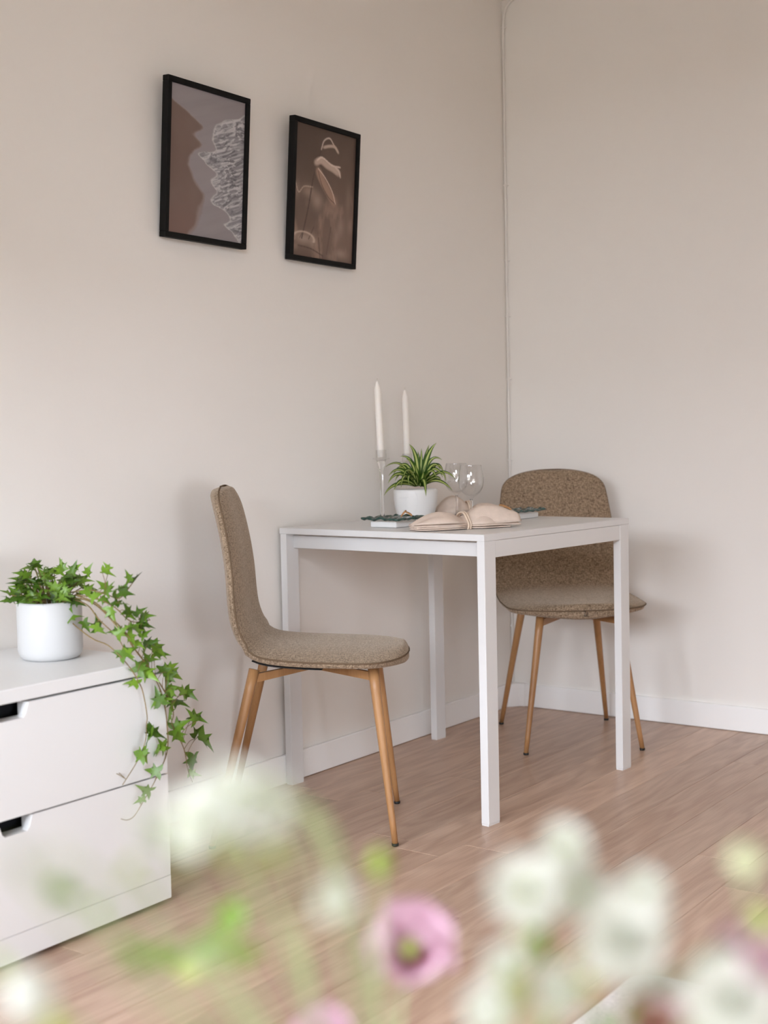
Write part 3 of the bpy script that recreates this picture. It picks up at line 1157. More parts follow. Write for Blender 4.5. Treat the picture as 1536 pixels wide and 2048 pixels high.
# trailing leaves: pixel centre, size in pixels, direction the tip points to in the picture (degrees, 0 = right, 90 = up)
TRAIL = [(214, 1147, 24, -20), (208, 1132, 16, 130), (254, 1152, 20, 110), (271, 1155, 24, 60), (202, 1171, 26, 140), (219, 1176, 24, 60), (237, 1176, 24, 20),
         (249, 1174, 26, 70), (243, 1186, 26, -10), (229, 1196, 24, -70), (231, 1206, 22, 180), (244, 1208, 24, 10), (249, 1218, 26, 100), (261, 1228, 28, -60),
         (276, 1225, 30, 40), (284, 1231, 26, 10), (298, 1232, 22, 5), (280, 1245, 26, 70), (291, 1252, 26, -15), (263, 1254, 26, 30), (271, 1265, 32, -50),
         (285, 1267, 22, 40), (263, 1277, 28, -60), (272, 1287, 22, -30), (294, 1285, 30, 20), (304, 1291, 22, -40), (318, 1299, 32, -40), (326, 1307, 28, -5),
         (226, 1264, 24, 180), (238, 1262, 26, 40), (195, 1247, 28, 95), (202, 1259, 28, -50), (221, 1228, 30, -70), (236, 1308, 18, 150), (250, 1302, 34, 30),
         (253, 1313, 30, -70), (283, 1329, 34, 60), (291, 1346, 36, -30), (293, 1314, 22, 120), (305, 1321, 20, 5), (261, 1365, 28, 175), (320, 1338, 24, 150),
         (340, 1336, 32, 40), (347, 1348, 32, -40), (337, 1360, 30, -100), (336, 1374, 26, 150), (361, 1379, 28, 130), (372, 1387, 28, -35), (317, 1399, 40, 20),
         (309, 1392, 32, 110), (339, 1391, 30, -90), (354, 1402, 34, -10), (333, 1429, 36, -100), (352, 1450, 34, 30), (351, 1472, 34, -60), (377, 1431, 28, 120),
         (391, 1438, 30, -15), (396, 1466, 30, 60), (409, 1486, 40, -50), (388, 1527, 34, -95), (375, 1522, 22, 200), (290, 1478, 38, -125), (306, 1470, 34, -20), (294, 1458, 28, 110),
         (273, 1508, 32, 170), (281, 1512, 26, -70), (317, 1500, 36, -140), (318, 1490, 26, 110), (221, 1538, 24, 60), (213, 1552, 22, -120), (297, 1540, 30, 175), (281, 1577, 28, 150), (275, 1602, 20, 200), (381, 1547, 20, -10),
         (145, 1233, 24, 20), (134, 1208, 24, -50), (166, 1252, 22, -60), (206, 1200, 22, -30), (188, 1190, 26, 30), (178, 1178, 26, 60)]


def place_leaf(me, pos, direction, up, size, parent):
    y = direction.normalized()
    z = (up - y * up.dot(y)).normalized()
    x = y.cross(z)
    m = Matrix((x, y, z)).transposed().to_4x4()
    m = m @ Matrix.Diagonal((size, size, size, 1))
    m.translation = pos
    o = bpy.data.objects.new('leaf', me)
    COL.objects.link(o)
    o.parent = parent
    base = ivp
    mm = m.copy()
    mm.translation = pos    # the vine objects sit with their origin at the world origin
    o.matrix_basis = mm
    return o


rnd = random.Random(11)
for (px, py, sz, ang) in TRAIL:
    p = vine_pt(px, py)
    D = (p - CAM).dot(D_)
    size = sz * D / FPX * 1.22
    a = math.radians(ang)
    away = rnd.uniform(-.9, .6)
    dirv = R_ * math.cos(a) + U_ * math.sin(a) - D_ * away
    up = -D_ * rnd.uniform(.35, 1.0) + Vector((0, 0, 1)) * rnd.uniform(.2, 1.1) + R_ * rnd.uniform(-.9, .7)
    # nearest stem
    best = None
    for vi, P3 in enumerate(vine_paths):
        for q in P3:
            d = (q - p).length
            if best is None or d < best[0]: best = (d, vi, q)
    base = p - dirv.normalized() * size * .42 + Vector((rnd.uniform(-.004, .004), rnd.uniform(-.012, .004), 0))
    vo = vine_objs[best[1]]
    place_leaf(rnd.choice(IVY), base, dirv, up, size, vo)
    if best[0] > .008:
        midp = (best[2] + base) / 2 + Vector((0, 0, .006))
        link('petiole', tube('petiole', catmull([best[2], midp, base], 3), .0007, seg=5), MT['ivystem'], vo)

# crown of the plant in the pot
crown = link('crown_stems', tube('crown_stems', [ivp + Vector((0, 0, PH - .025)), ivp + Vector((.002, .002, PH + .02))], .002, .001, seg=6), MT['ivystem'], ivy, True)
for k in range(95):
    a = rnd.uniform(0, 2 * PI)
    rr = rnd.uniform(.0, 1) ** .6
    # dome over the pot, reaching further to the right
    ext = .072 + .030 * max(0, math.cos(a - math.atan2(R_.y, R_.x)))
    h = .078 * (1 - rr ** 1.8) * rnd.uniform(.35, 1.0) + rnd.uniform(.000, .022)
    tip = ivp + Vector((math.cos(a) * rr * ext, math.sin(a) * rr * ext, PH - .006 + h)) - R_ * .012
    root_ = ivp + Vector((math.cos(a) * rr * .035, math.sin(a) * rr * .035, PH - .024))
    sz = rnd.uniform(.022, .036)
    dirv = Vector((math.cos(a), math.sin(a), rnd.uniform(-.3, .8))) + Vector((rnd.uniform(-.7, .7), rnd.uniform(-.7, .7), 0))
    up = Vector((math.cos(a) * .5, math.sin(a) * .5, 1)) - D_ * rnd.uniform(.0, .9) + Vector((rnd.uniform(-.6, .6), rnd.uniform(-.4, .4), 0))
    place_leaf(rnd.choice(IVY), tip, dirv, up, sz, crown)
    mid_ = (root_ + tip) / 2 + Vector((0, 0, .012))
    link('petiole', tube('petiole', catmull([root_, mid_, tip], 3), .0009, seg=5), MT['ivystem'], crown)
for (px, py, sz, ang) in [(48, 1203, 26, 190), (36, 1197, 34, 185), (62, 1186, 34, 120), (72, 1166, 28, 150), (90, 1150, 32, 130), (120, 1138, 30, 80), (124, 1130, 26, 110), (148, 1136, 28, 70), (155, 1134, 22, 40), (176, 1140, 26, 60), (110, 1200, 30, -100), (139, 1212, 28, -60), (157, 1205, 26, -20), (118, 1196, 28, -80), (60, 1212, 26, 200), (104, 1172, 36, 150), (130, 1178, 36, 100), (112, 1186, 32, 60)]:
    p = col_at(px, (ivp - CAM).dot(D_) - .05, 0)
    p = atd(px, py, (ivp - CAM).dot(D_) - .045)
    size = sz * 2.75 / FPX
    a = math.radians(ang)
    dirv = R_ * math.cos(a) + U_ * math.sin(a) + D_ * rnd.uniform(-.5, .2)
    up = -D_ + Vector((0, 0, 1)) * rnd.uniform(.2, .9)
    place_leaf(rnd.choice(IVY), p - dirv.normalized() * size * .4, dirv, up, size, crown)

# ------------------------------------------------------------------ things on the table
def candle_set(px, D, label_s, label_c, lean, top_py, h_stick, candle_h, group_s='glass candlesticks', group_c='white taper candles'):
    b = col_at(px, D, TZ)
    s = empty('candlestick', b, 0, label_s, 'candlestick', group_s)
    h = h_stick
    foot = [(0, .0), (.034, 0), (.0345, .002), (.030, .005), (.016, .009), (.0075, .016), (0, .016)]
    stem = [(0, .0155), (.0074, .0155), (.0055, .03), (.0048, .07), (.0050, h - .05), (.0062, h - .036), (.0095, h - .022), (.0130, h - .010), (.0140, h - .006), (0, h - .006)]
    cup = [(0, h - .0055), (.0140, h - .0055), (.0165, h - .001), (.0250, h + .0002), (.0255, h + .0018), (.0245, h + .0032), (.0160, h + .0034), (.0160, h + .027), (.0154, h + .0278), (.0148, h + .027), (.0148, h + .003), (.0135, h - .0045), (0, h - .0045)]
    link('foot', lathe('foot', foot, 40), MT['thin_glass'], s)
    link('stem', lathe('stem', stem, 32), MT['glass'], s)
    link('cup', lathe('cup', cup, 40), MT['thin_glass'], s)
    z0 = h - .0055
    c = empty('candle', b + Vector((0, 0, z0 + .012)), 0, label_c, 'candle', group_c)
    c.rotation_euler = lean
    r = .0108
    H = candle_h
    pr = [(0, 0), (r * .9, 0), (r, .004), (r * 1.0, H * .5), (r * .95, H - .026), (r * .88, H - .0235), (r * .62, H - .016), (r * .40, H - .006), (r * .26, H - .002), (0, H)]
    link('wax', lathe('wax', pr, 28, sharp=math.radians(40)), MT['wax'], c)
    link('wick', tube('wick', [(0, 0, H - .003), (0, .001, H + .004), (.003, .002, H + .007), (.007, .003, H + .006)], .0011, .0009, seg=6), MT['wick'], c)
    return s


candle_set(765, 3.93, 'clear glass candlestick left of the spider plant, nearer the table edge', 'tall white candle, left one of the two candles', (R_ * 0 + Vector((math.radians(-1.4), math.radians(-1.2), 0)))[:], 765, .190, .232)
candle_set(817, 4.16, 'clear glass candlestick hidden behind the spider plant', 'white candle rising behind the spider plant, right one of the two', (math.radians(-.8), math.radians(-.5), 0), 785, .176, .228)

# spider plant
sp = col_at(832, 4.02, TZ)
spider = empty('potted_spider_plant', sp, 0, 'variegated spider plant in a white embossed pot on the table', 'potted plant')
PR2, PH2 = .0690, .0925
prof = [(0, 0), (.050, 0), (.054, .002), (.060, .018), (.0655, .040), (.0685, .062), (.0692, .082), (.0688, PH2), (.0672, PH2 + .0008), (.0650, PH2 - .001), (.0645, PH2 - .016), (0, PH2 - .016)]
pot2 = link('pot', lathe('pot', prof, 48), MT['ceramic'], spider)
# embossed leaf outlines on the pot
def emboss(th0, z0, th1, z1):
    pts = []
    for k in range(13):
        t = k / 12
        th = th0 + (th1 - th0) * t + .08 * math.sin(t * PI)
        z = z0 + (z1 - z0) * t
        r = float(np.interp(z, [0, .018, .04, .062, .082, .0925], [.054, .060, .0655, .0685, .0692, .0688]))
        pts.append((r * math.cos(th), r * math.sin(th), z))
    link('embossed_line', tube('embossed_line', pts, .0009, .0006, seg=6), MT['ceramic'], pot2)
th_cam = math.atan2(-D_.y, -D_.x)
emboss(th_cam - .05, .086, th_cam + .02, .040)
emboss(th_cam + .02, .045, th_cam - .12, .022)
emboss(th_cam - .85, .068, th_cam - .35, .070)
link('soil', lathe('soil', [(0, PH2 - .008), (.045, PH2 - .006), (.0644, PH2 - .009), (.0644, PH2 - .0155), (0, PH2 - .0155)], 28), MT['soil'], pot2)


def blade_mesh(P, width, up_hint):
    n = len(P)
    V, F, A = [], [], []
    for i, p in enumerate(P):
        t = (P[min(i + 1, n - 1)] - P[max(i - 1, 0)]).normalized()
        s = t.cross(up_hint).normalized()
        nn = s.cross(t)
        f = i / (n - 1)
        w = width * (min(1, .55 + f * 1.6) if f < .3 else 1) * (1 - max(0, (f - .35) / .65) ** 1.7) + .0003
        for (k, a) in ((-1, 1), (-.45, .45), (0, 0), (.45, .45), (1, 1)):
            V.append(p + s * (w * k) + nn * (w * .35 * abs(k)))
            A.append(a)
    for i in range(n - 1):
        for j in range(4):
            a = i * 5 + j
            F.append((a, a + 1, a + 6, a + 5))
    me = mesh('leaf', V, F)
    at = me.attributes.new('across', 'FLOAT', 'POINT')
    at.data.foreach_set('value', A)
    me.materials.append(MT['spider'])
    return me


def blade(tip_px, mid_px, width_px=9, dep=0.0, base_px=(838, 968)):
    D0 = (sp - CAM).dot(D_)
    b = atd(base_px[0], base_px[1], D0)
    tpt = atd(tip_px[0], tip_px[1], D0 - dep)
    m = atd(mid_px[0], mid_px[1], D0 - dep * .55)
    P = []
    for k in range(13):
        t = k / 12
        # quadratic through b, m (t=.55), t
        c = (m - b * (.45 ** 2) - tpt * (.55 ** 2)) / (2 * .45 * .55)
        P.append(b * (1 - t) ** 2 + c * (2 * t * (1 - t)) + tpt * t * t)
    hint = -D_ + Vector((0, 0, .5))
    link('leaf', blade_mesh(P, width_px * .5 * D0 / FPX, hint), None, spider, True)


BL = [((818, 888), (832, 915), 11, .02), ((873, 886), (856, 912), 11, .02), ((843, 897), (842, 930), 9, .01), ((836, 903), (838, 930), 10, -.01), ((858, 890), (850, 920), 9, -.01),
      ((800, 913), (822, 922), 8, .01), ((812, 918), (825, 930), 9, .03), ((884, 920), (862, 920), 8, .02), ((769, 935), (800, 928), 6, .03), ((777, 952), (800, 940), 8, .04),
      ((786, 950), (805, 935), 8, .00), ((776, 967), (797, 948), 9, .05), ((768, 991), (790, 970), 8, .06), ((788, 980), (803, 962), 10, .07), ((802, 975), (810, 952), 8, .08),
      ((852, 992), (848, 962), 11, .10), ((905, 981), (878, 962), 9, .07), ((912, 960), (885, 944), 7, .05), ((892, 963), (880, 945), 7, .06), ((888, 948), (872, 930), 9, .03),
      ((882, 942), (866, 930), 9, .05), ((824, 952), (830, 945), 6, .09), ((834, 972), (828, 960), 6, .09), ((818, 970), (818, 952), 8, .08), ((806, 958), (816, 940), 9, .05),
      ((795, 940), (812, 930), 8, .02), ((790, 962), (806, 946), 8, .03), ((874, 958), (862, 942), 8, .06), ((886, 955), (868, 938), 9, .04), ((882, 962), (872, 955), 7, .08),
      ((846, 940), (846, 950), 9, .06), ((858, 948), (852, 950), 9, .07), ((830, 930), (834, 945), 9, .04), ((866, 950), (858, 955), 8, .08), ((810, 944), (822, 942), 8, .06)]
for (tp, mp, wd, dp) in BL:
    blade(tp, mp, wd, dp, (838 + (tp[0] - 838) * .12, 972))

# wine glasses
def wine_glass(px, D, label, s=1.0):
    b = col_at(px, D, TZ)
    g = empty('wine_glass', b, 0, label, 'wine glass', 'clear stemmed wine glasses')
    t = .0011
    outer = [(0, 0), (.0335, 0), (.0338, .0012), (.026, .0026), (.012, .0048), (.0058, .0085), (.0040, .014), (.0036, .03), (.0036, .062), (.0044, .070), (.0080, .0755), (.0165, .0805), (.0265, .089), (.0335, .1005), (.0372, .115), (.0380, .129), (.0368, .145), (.0340, .160), (.0318, .170)]
    inner = [(r - t, z) for r, z in outer[::-1] if z > .089] + [(.0250, .0905), (.0150, .0830), (.006, .0795), (0, .079)]
    bowl = [(.0040, .0690)] + [q for q in outer if q[1] >= .070] + inner
    low = [q for q in outer if q[1] <= .062] + [(.0040, .0689), (0, .0689)]
    for nm, pr, mt in (('bowl', bowl, 'thin_glass'), ('stem', low[5:], 'glass'), ('foot', low[:6] + [(0, .0085)], 'thin_glass')):
        P = catmull([(r * s, 0, z * s) for r, z in pr], 3) if nm == 'bowl' else [Vector((r * s, 0, z * s)) for r, z in pr]
        if nm == 'stem': P = [Vector((0, 0, .0086 * s))] + P
        link(nm, lathe(nm, [(max(0, p.x), p.z) for p in P], 48), MT[mt], g)
    return g


wine_glass(943.5, 3.80, 'clear wine glass in front, overlapping the other glass', .985)
wine_glass(914, 4.06, 'clear wine glass behind, beside the spider plant', 1.0)

# place settings: white plate, wavy glass plate on it, dried ornament
def place_setting(cx, cy, rz, which, seed, bx=.075, by=.066):
    rr = random.Random(seed)
    pl = empty('square_plate', (cx, cy, TZ), rz, 'white square plate under the wavy glass plate %s' % which, 'plate', 'white square plates')
    ax, ay = bx * .80, by * .72
    bm = bmesh.new()
    box(bm, -ax, ax, -ay, ay, .0005, .017, .0035, 2)
    link('plate_body', bm_mesh('plate_body', bm), MT['ceramic'], pl)
    link('foot_ring', boxm('foot_ring', -ax + .01, ax - .01, -ay + .01, ay - .01, 0, .0008), MT['ceramic'], pl)
    gp = empty('glass_plate', (cx, cy, TZ + .0172), rz, 'clear square glass plate with wavy dark green rim %s' % which, 'glass plate', 'wavy glass plates')
    N = 22
    ph = rr.uniform(0, 6)
    def zz(x, y):
        e = max(abs(x) / bx, abs(y) / by)
        w = .0018 * math.sin(x * 150 + ph) * math.cos(y * 90 + ph) + .0016 * math.sin((x - y) * 150)
        return .0065 + (w + .004) * max(0, (e - .55) / .45) ** 1.5
    def xy(u, v):
        x, y = u * bx, v * by
        return x * (1 + .035 * math.sin(v * 7 + ph) * abs(u)), y * (1 + .035 * math.sin(u * 8 + ph) * abs(v))
    V, F = [], []
    for lay in (0, 1):
        for i in range(N + 1):
            for j in range(N + 1):
                u, v = -1 + 2 * i / N, -1 + 2 * j / N
                x, y = xy(u, v)
                V.append((x, y, zz(x, y) - (.0055 if lay else 0)))
    o = (N + 1) ** 2
    for i in range(N):
        for j in range(N):
            q = i * (N + 1) + j
            F.append((q, q + N + 1, q + N + 2, q + 1))
            F.append((o + q, o + q + 1, o + q + N + 2, o + q + N + 1))
    rim = [(i, 0) for i in range(N)] + [(N, j) for j in range(N)] + [(i, N) for i in range(N, 0, -1)] + [(0, j) for j in range(N, 0, -1)]
    idx = [i * (N + 1) + j for i, j in rim]
    for k in range(len(idx)):
        p, q = idx[k], idx[(k + 1) % len(idx)]
        F.append((p, q, o + q, o + p))
    me = mesh('glass_sheet', V, F)
    bm = bmesh.new(); bm.from_mesh(me)
    link('glass_sheet', bm_mesh('glass_sheet', bm, True, math.radians(50)), MT['plate_glass'], gp)
    pts = []
    for q in idx:
        p = Vector(V[q]); p.z -= .0027
        pts.append(p)
    link('rim', tube('rim', pts, [.0036 + .0008 * math.sin(i * 1.9) for i in range(len(pts))], seg=8, closed=True), MT['glass_edge'], gp)
    return gp


def strip(name, pts, w, mat, parent, side):
    P = catmull(pts, 6)
    V, F = [], []
    side = Vector(side).normalized()
    for i, p in enumerate(P):
        f = i / (len(P) - 1)
        ww = w * (.35 + .65 * math.sin(PI * min(1, max(0, f * .9 + .05))))
        V += [p - side * ww, p + side * ww]
    for i in range(len(P) - 1):
        F.append((2 * i, 2 * i + 1, 2 * i + 3, 2 * i + 2))
    o = link(name, mesh(name, V, F), mat, parent)
    s = o.modifiers.new('thick', 'SOLIDIFY'); s.thickness = .003; s.offset = 0
    return o


G1 = (-1.165, -.315)
_g2 = col_at(1030, 3.91, TZ)
G2 = (_g2.x, _g2.y)
place_setting(G1[0], G1[1], math.radians(-4), 'nearest the profile chair', 1)
place_setting(G2[0], G2[1], math.radians(-2), 'nearest the corner chair', 2, .105, .045)
orn1 = empty('dried_ornament', (G1[0] + .035, G1[1] - .005, TZ + .0245), YAW * 0, 'golden brown dried bark curl arched over the nearer glass plate', 'ornament', 'dried bark ornaments')
rx, ry = R_.x, R_.y
def lr(a, up, b=0): return (rx * a + D_.x * b, ry * a + D_.y * b, up)
strip('bark_strip', [lr(-.012, .002, -.01), lr(-.006, .010), lr(.001, .017), lr(.004, .018, .004)], .007, MT['ornament'], orn1, (D_.x, D_.y, .2))
strip('bark_strip', [lr(.000, .016), lr(.009, .012), lr(.017, .007), lr(.020, .003)], .007, MT['ornament'], orn1, (D_.x, D_.y, .2))
orn2 = empty('dried_ornament', (G2[0] - .02, G2[1] + .02, TZ + .0255), 0, 'golden brown dried bark strip lying on the farther glass plate', 'ornament', 'dried bark ornaments')
strip('bark_strip', [lr(-.020, .018), lr(-.008, .016), lr(.006, .010), (lr(.018, .002))], .008, MT['ornament'], orn2, (D_.x, D_.y, .3))

# napkins: folded, tied in the middle with a string ring
def napkin(pa, pb, label, hL, hR, wid, seed, right_open=True):
    a, b = Vector(pa), Vector(pb)
    c = (a + b) / 2
    ln = (b - a).length
    rz = math.atan2((b - a).y, (b - a).x)
    root = empty('folded_napkin', (c.x, c.y, TZ), rz, label, 'napkin', 'tied linen napkins')
    rr = random.Random(seed)
    NL, NW = 44, 18
    layers = 4
    V, F = [], []
    for k in range(layers):
        kk = k / (layers - 1)
        ends = ln / 2 * (1 - .045 * (layers - 1 - k) * (0 if not right_open else 1))
        o = len(V)
        p1, p2 = rr.uniform(0, 6), rr.uniform(0, 6)
        for i in range(NL + 1):
            s = -1 + 2 * i / NL
            x = s * ln / 2 if s < 0 else s * (ln / 2 - .012 * (layers - 1 - k) * abs(math.sin(k * 2.1 + 1)))
            pin = math.exp(-(s / .22) ** 2)
            w = wid * (1 - .34 * pin) * (1 - .55 * max(0, (-s - .55) / .45) ** 2.2)
            hh = (hL if s < 0 else hR) * (.55 + .45 * math.sin(PI * min(1, abs(s) * .75 + .12)))
            hh *= (1 - .30 * pin)
            if s < 0: hh *= 1 - .72 * max(0, (-s - .45) / .55) ** 2
            else: hh *= 1 - .22 * max(0, (s - .6) / .4) ** 2
            for j in range(NW + 1):
                v = -1 + 2 * j / NW
                y = v * w * (1 - .04 * k) + .006 * math.sin(s * 5 + p1) * (1 - pin)
                z = .002 + .0045 * k + (hh - .012) * kk ** .9 * (1 - abs(v) ** 2.6) + .0025 * math.sin(v * 6 + s * 3 + p2) * (1 - pin) * kk
                if s > .9 and k == layers - 1: z -= .004 * math.sin(v * 4 + 1)
                V.append((x, y, max(z, .0012)))
        for i in range(NL):
            for j in range(NW):
                q = o + i * (NW + 1) + j
                F.append((q, q + NW + 1, q + NW + 2, q + 1))
    ob = link('napkin_cloth', mesh('napkin_cloth', V, F), MT['linen'], root)
    sm = ob.modifiers.new('thick', 'SOLIDIFY'); sm.thickness = .0032; sm.offset = 1
    # string ring, wound twice
    hh = max(hL, hR) * .62
    wv = wid * .66 + .004
    for dx in (-.0035, .0035):
        pts = []
        for k in range(36):
            th = 2 * PI * k / 36
            cy = math.cos(th) * wv
            cz = math.sin(th)
            z = .004 + (hh * (1 - abs(math.cos(th)) ** 2.6) + .006 if cz > 0 else 0)
            pts.append((dx + .001 * math.sin(th * 5), cy, z if cz > 0 else .0025))
        link('tie_string', tube('tie_string', pts, .0027, seg=8, closed=True), MT['string'], root)
    return root


nl, nr = col_at(826, 3.445, TZ), col_at(1022, 3.57, TZ)
napkin(nl, nr, 'beige linen napkin tied with string at the front of the table', .040, .056, .056, 5)
nl, nr = col_at(872, 4.10, TZ), col_at(1000, 4.16, TZ)
napkin(nl, nr, 'beige linen napkin tied with string, behind the wine glasses', .060, .030, .042, 9)

# ------------------------------------------------------------------ rug
def rounded_rect(x0, x1, y0, y1, r, n=8):
    pts = []
    for (cx, cy, a0) in ((x1 - r, y1 - r, 0), (x0 + r, y1 - r, PI / 2), (x0 + r, y0 + r, PI), (x1 - r, y0 + r, 1.5 * PI)):
        for k in range(n + 1):
            a = a0 + k / n * PI / 2
            pts.append((cx + r * math.cos(a), cy + r * math.sin(a)))
    return pts


RX0, RX1, RY0, RY1 = -4.4, -2.005, -3.3, -1.445
rp = rounded_rect(RX0, RX1, RY0, RY1, .06)
bm = bmesh.new()
vs = [bm.verts.new((a, b, .0)) for a, b in rp]
f = bm.faces.new(vs)
r = bmesh.ops.extrude_face_region(bm, geom=[f])
top = [g for g in r['geom'] if isinstance(g, bmesh.types.BMVert)]
for v in top: v.co.z += .012
ins = [g for g in r['geom'] if isinstance(g, bmesh.types.BMFace)]
bmesh.ops.bevel(bm, geom=[e for e in ins[0].edges], offset=.005, segments=2, affect='EDGES')
setp(link('rug', bm_mesh('rug', bm), MT['rug']), 'pale grey wool rug on the oak floor at the lower right', 'rug')

# ------------------------------------------------------------------ coffee table and vase that carry the bouquet (below the frame)
fwd = Vector((math.sin(YAW), math.cos(YAW), 0))
VB = Vector((CAM.x, CAM.y, 0)) + fwd * .50
CT_Z = .40
ct = empty('coffee_table', (VB.x, VB.y, .0135), 0, 'small round wooden coffee table under the bouquet', 'table')
link('table_top', lathe('table_top', [(0, CT_Z - .037), (.255, CT_Z - .037), (.262, CT_Z - .030), (.262, CT_Z - .016), (.257, CT_Z - .012), (0, CT_Z - .012)], 56), MT['sofa_table'], ct)
for k in range(3):
    a = k * 2 * PI / 3 + .4
    link('leg', tube('leg', [(.15 * math.cos(a), .15 * math.sin(a), CT_Z - .037), (.21 * math.cos(a), .21 * math.sin(a), 0)], .016, .011, seg=14), MT['sofa_table'], ct)
vase = empty('vase', (VB.x, VB.y, CT_Z), 0, 'white ceramic vase holding the blurred bouquet', 'vase')
link('vase_body', lathe('vase_body', [(0, 0), (.055, 0), (.062, .01), (.072, .06), (.070, .12), (.055, .17), (.045, .20), (.047, .22), (.044, .2205), (.041, .20), (.050, .17), (.064, .12), (.066, .06), (.055, .012), (0, .01)], 48), MT['ceramic'], vase)
MOUTH = VB + Vector((0, 0, CT_Z + .212))

# ------------------------------------------------------------------ bouquet flowers
def petal_mesh(name, L, Wd, cup=.3, tipcurl=.15, nu=5, nv=6, notch=0.0, base=.25):
    V, F = [], []
    for i in range(nv + 1):
        t = i / nv
        w = Wd * .5 * (base + (1 - base) * math.sin(PI * min(1, t * .62 + .02) ** 1.0)) * (1 - max(0, (t - .72) / .28) ** 2.5 * .72)
        for j in range(nu + 1):
            s = -1 + 2 * j / nu
            y = L * t * (1 - .06 * s * s * t) - notch * L * (1 - abs(s)) * (t ** 8)
            z = cup * L * t * t + .12 * Wd * s * s * t - tipcurl * L * t ** 4 + .02 * L * math.sin(s * 5 + t * 4) * t
            V.append((s * w, y, z))
    for i in range(nv):
        for j in range(nu):
            a = i * (nu + 1) + j
            F.append((a, a + 1, a + nu + 2, a + nu + 1))
    return mesh(name, V, F)


def frame_from(nrm, roll=0):
    z = nrm.normalized()
    x = Vector((0, 0, 1)).cross(z)
    if x.length < 1e-3: x = Vector((1, 0, 0))
    x.normalize()
    y = z.cross(x)
    return Matrix((x, y, z)).transposed() @ Matrix.Rotation(roll, 3, 'Z')


PET = {}
for key, (L, Wd, cup, tc, mat, notch) in dict(
        white=(1, .62, .10, .10, 'petal_white', .05), whiteb=(.66, .5, .35, .0, 'petal_white', 0),
        pink=(1, 1.05, .62, .12, 'petal_pink', .04), purple=(.55, .55, .50, .1, 'petal_purple', 0),
        bract=(1, .35, .12, .1, 'olive', 0), maroon=(1, .8, .4, .1, 'maroon', 0)).items():
    me = petal_mesh('petal', L, Wd, cup, tc, notch=notch)
    me.materials.append(MT[mat])
    PET[key] = me


def stem_path(head, nrm, kx):
    end = MOUTH + Vector((rnd.uniform(-.022, .022), rnd.uniform(-.022, .022), -.10))
    mouth = MOUTH + (end - MOUTH) * .0 + Vector((rnd.uniform(-.026, .026), rnd.uniform(-.026, .026), 0))
    a = head - nrm * .05
    return catmull([head, a, a.lerp(mouth, .55) + Vector((0, 0, .015)), mouth, end], 8)


def ring(parent, head, nrm, key, n, size, tilt, roll0=0.0, lift=0.0, jit=.15, name='petal'):
    Mf = frame_from(nrm)
    for k in range(n):
        a = 2 * PI * k / n + roll0 + rnd.uniform(-jit, jit)
        R3 = Mf @ Matrix.Rotation(a, 3, 'Z') @ Matrix.Rotation(tilt + rnd.uniform(-jit, jit), 3, 'X')
        m = R3.to_4x4() @ Matrix.Diagonal((size, size * rnd.uniform(.9, 1.06), size, 1))
        m.translation = head + nrm * lift - parent.location
        o = bpy.data.objects.new(name, PET[key])
        COL.objects.link(o)
        o.parent = parent
        o.matrix_basis = m


def dome(name, head, nrm, r, hgt, mat, parent, bumps=0):
    prof = [(0, -r * .25), (r * .7, -r * .15), (r, .0), (r * .92, hgt * .45), (r * .6, hgt * .85), (0, hgt)]
    me = lathe(name, [(p.x, p.z) for p in catmull([(a, 0, b) for a, b in prof], 3)], 20)
    o = link(name, me, MT[mat], parent)
    m = frame_from(nrm).to_4x4()
    m.translation = head - parent.location
    o.matrix_basis = m
    return o


def flower(name, px, py, D, nrm, label, cat='flower', group='flowers of the foreground bouquet'):
    h = atd(px, py, D)
    base = Vector((h.x, h.y, h.z))
    root = empty(name, MOUTH, 0, label, cat, group)
    nrm = nrm.normalized()
    link('stem', tube('stem', stem_path(h, nrm, 0), .0009, .0014, seg=7), MT['stem'], root, True)
    return root, h, nrm


def view(up=.5, side=0.0):
    return -D_ + U_ * up + R_ * side


def white_flower(px, py, D, rpx, up, side, label, centre='lime'):
    r = rpx * D / FPX
    root, h, n = flower('white_flower', px, py, D, view(up, side), label)
    ring(root, h, n, 'white', 9, r, .10, rnd.uniform(0, 1))
    ring(root, h, n, 'white', 8, r * .82, .38, rnd.uniform(0, 1), r * .05)
    ring(root, h, n, 'whiteb', 7, r * .7, .75, rnd.uniform(0, 1), r * .08)
    dome('flower_centre', h + n * r * .1, n, r * .22, r * .20, centre, root)
    dome('calyx', h - n * r * .02, -n, r * .28, r * .45, 'flower_green', root)
    return root


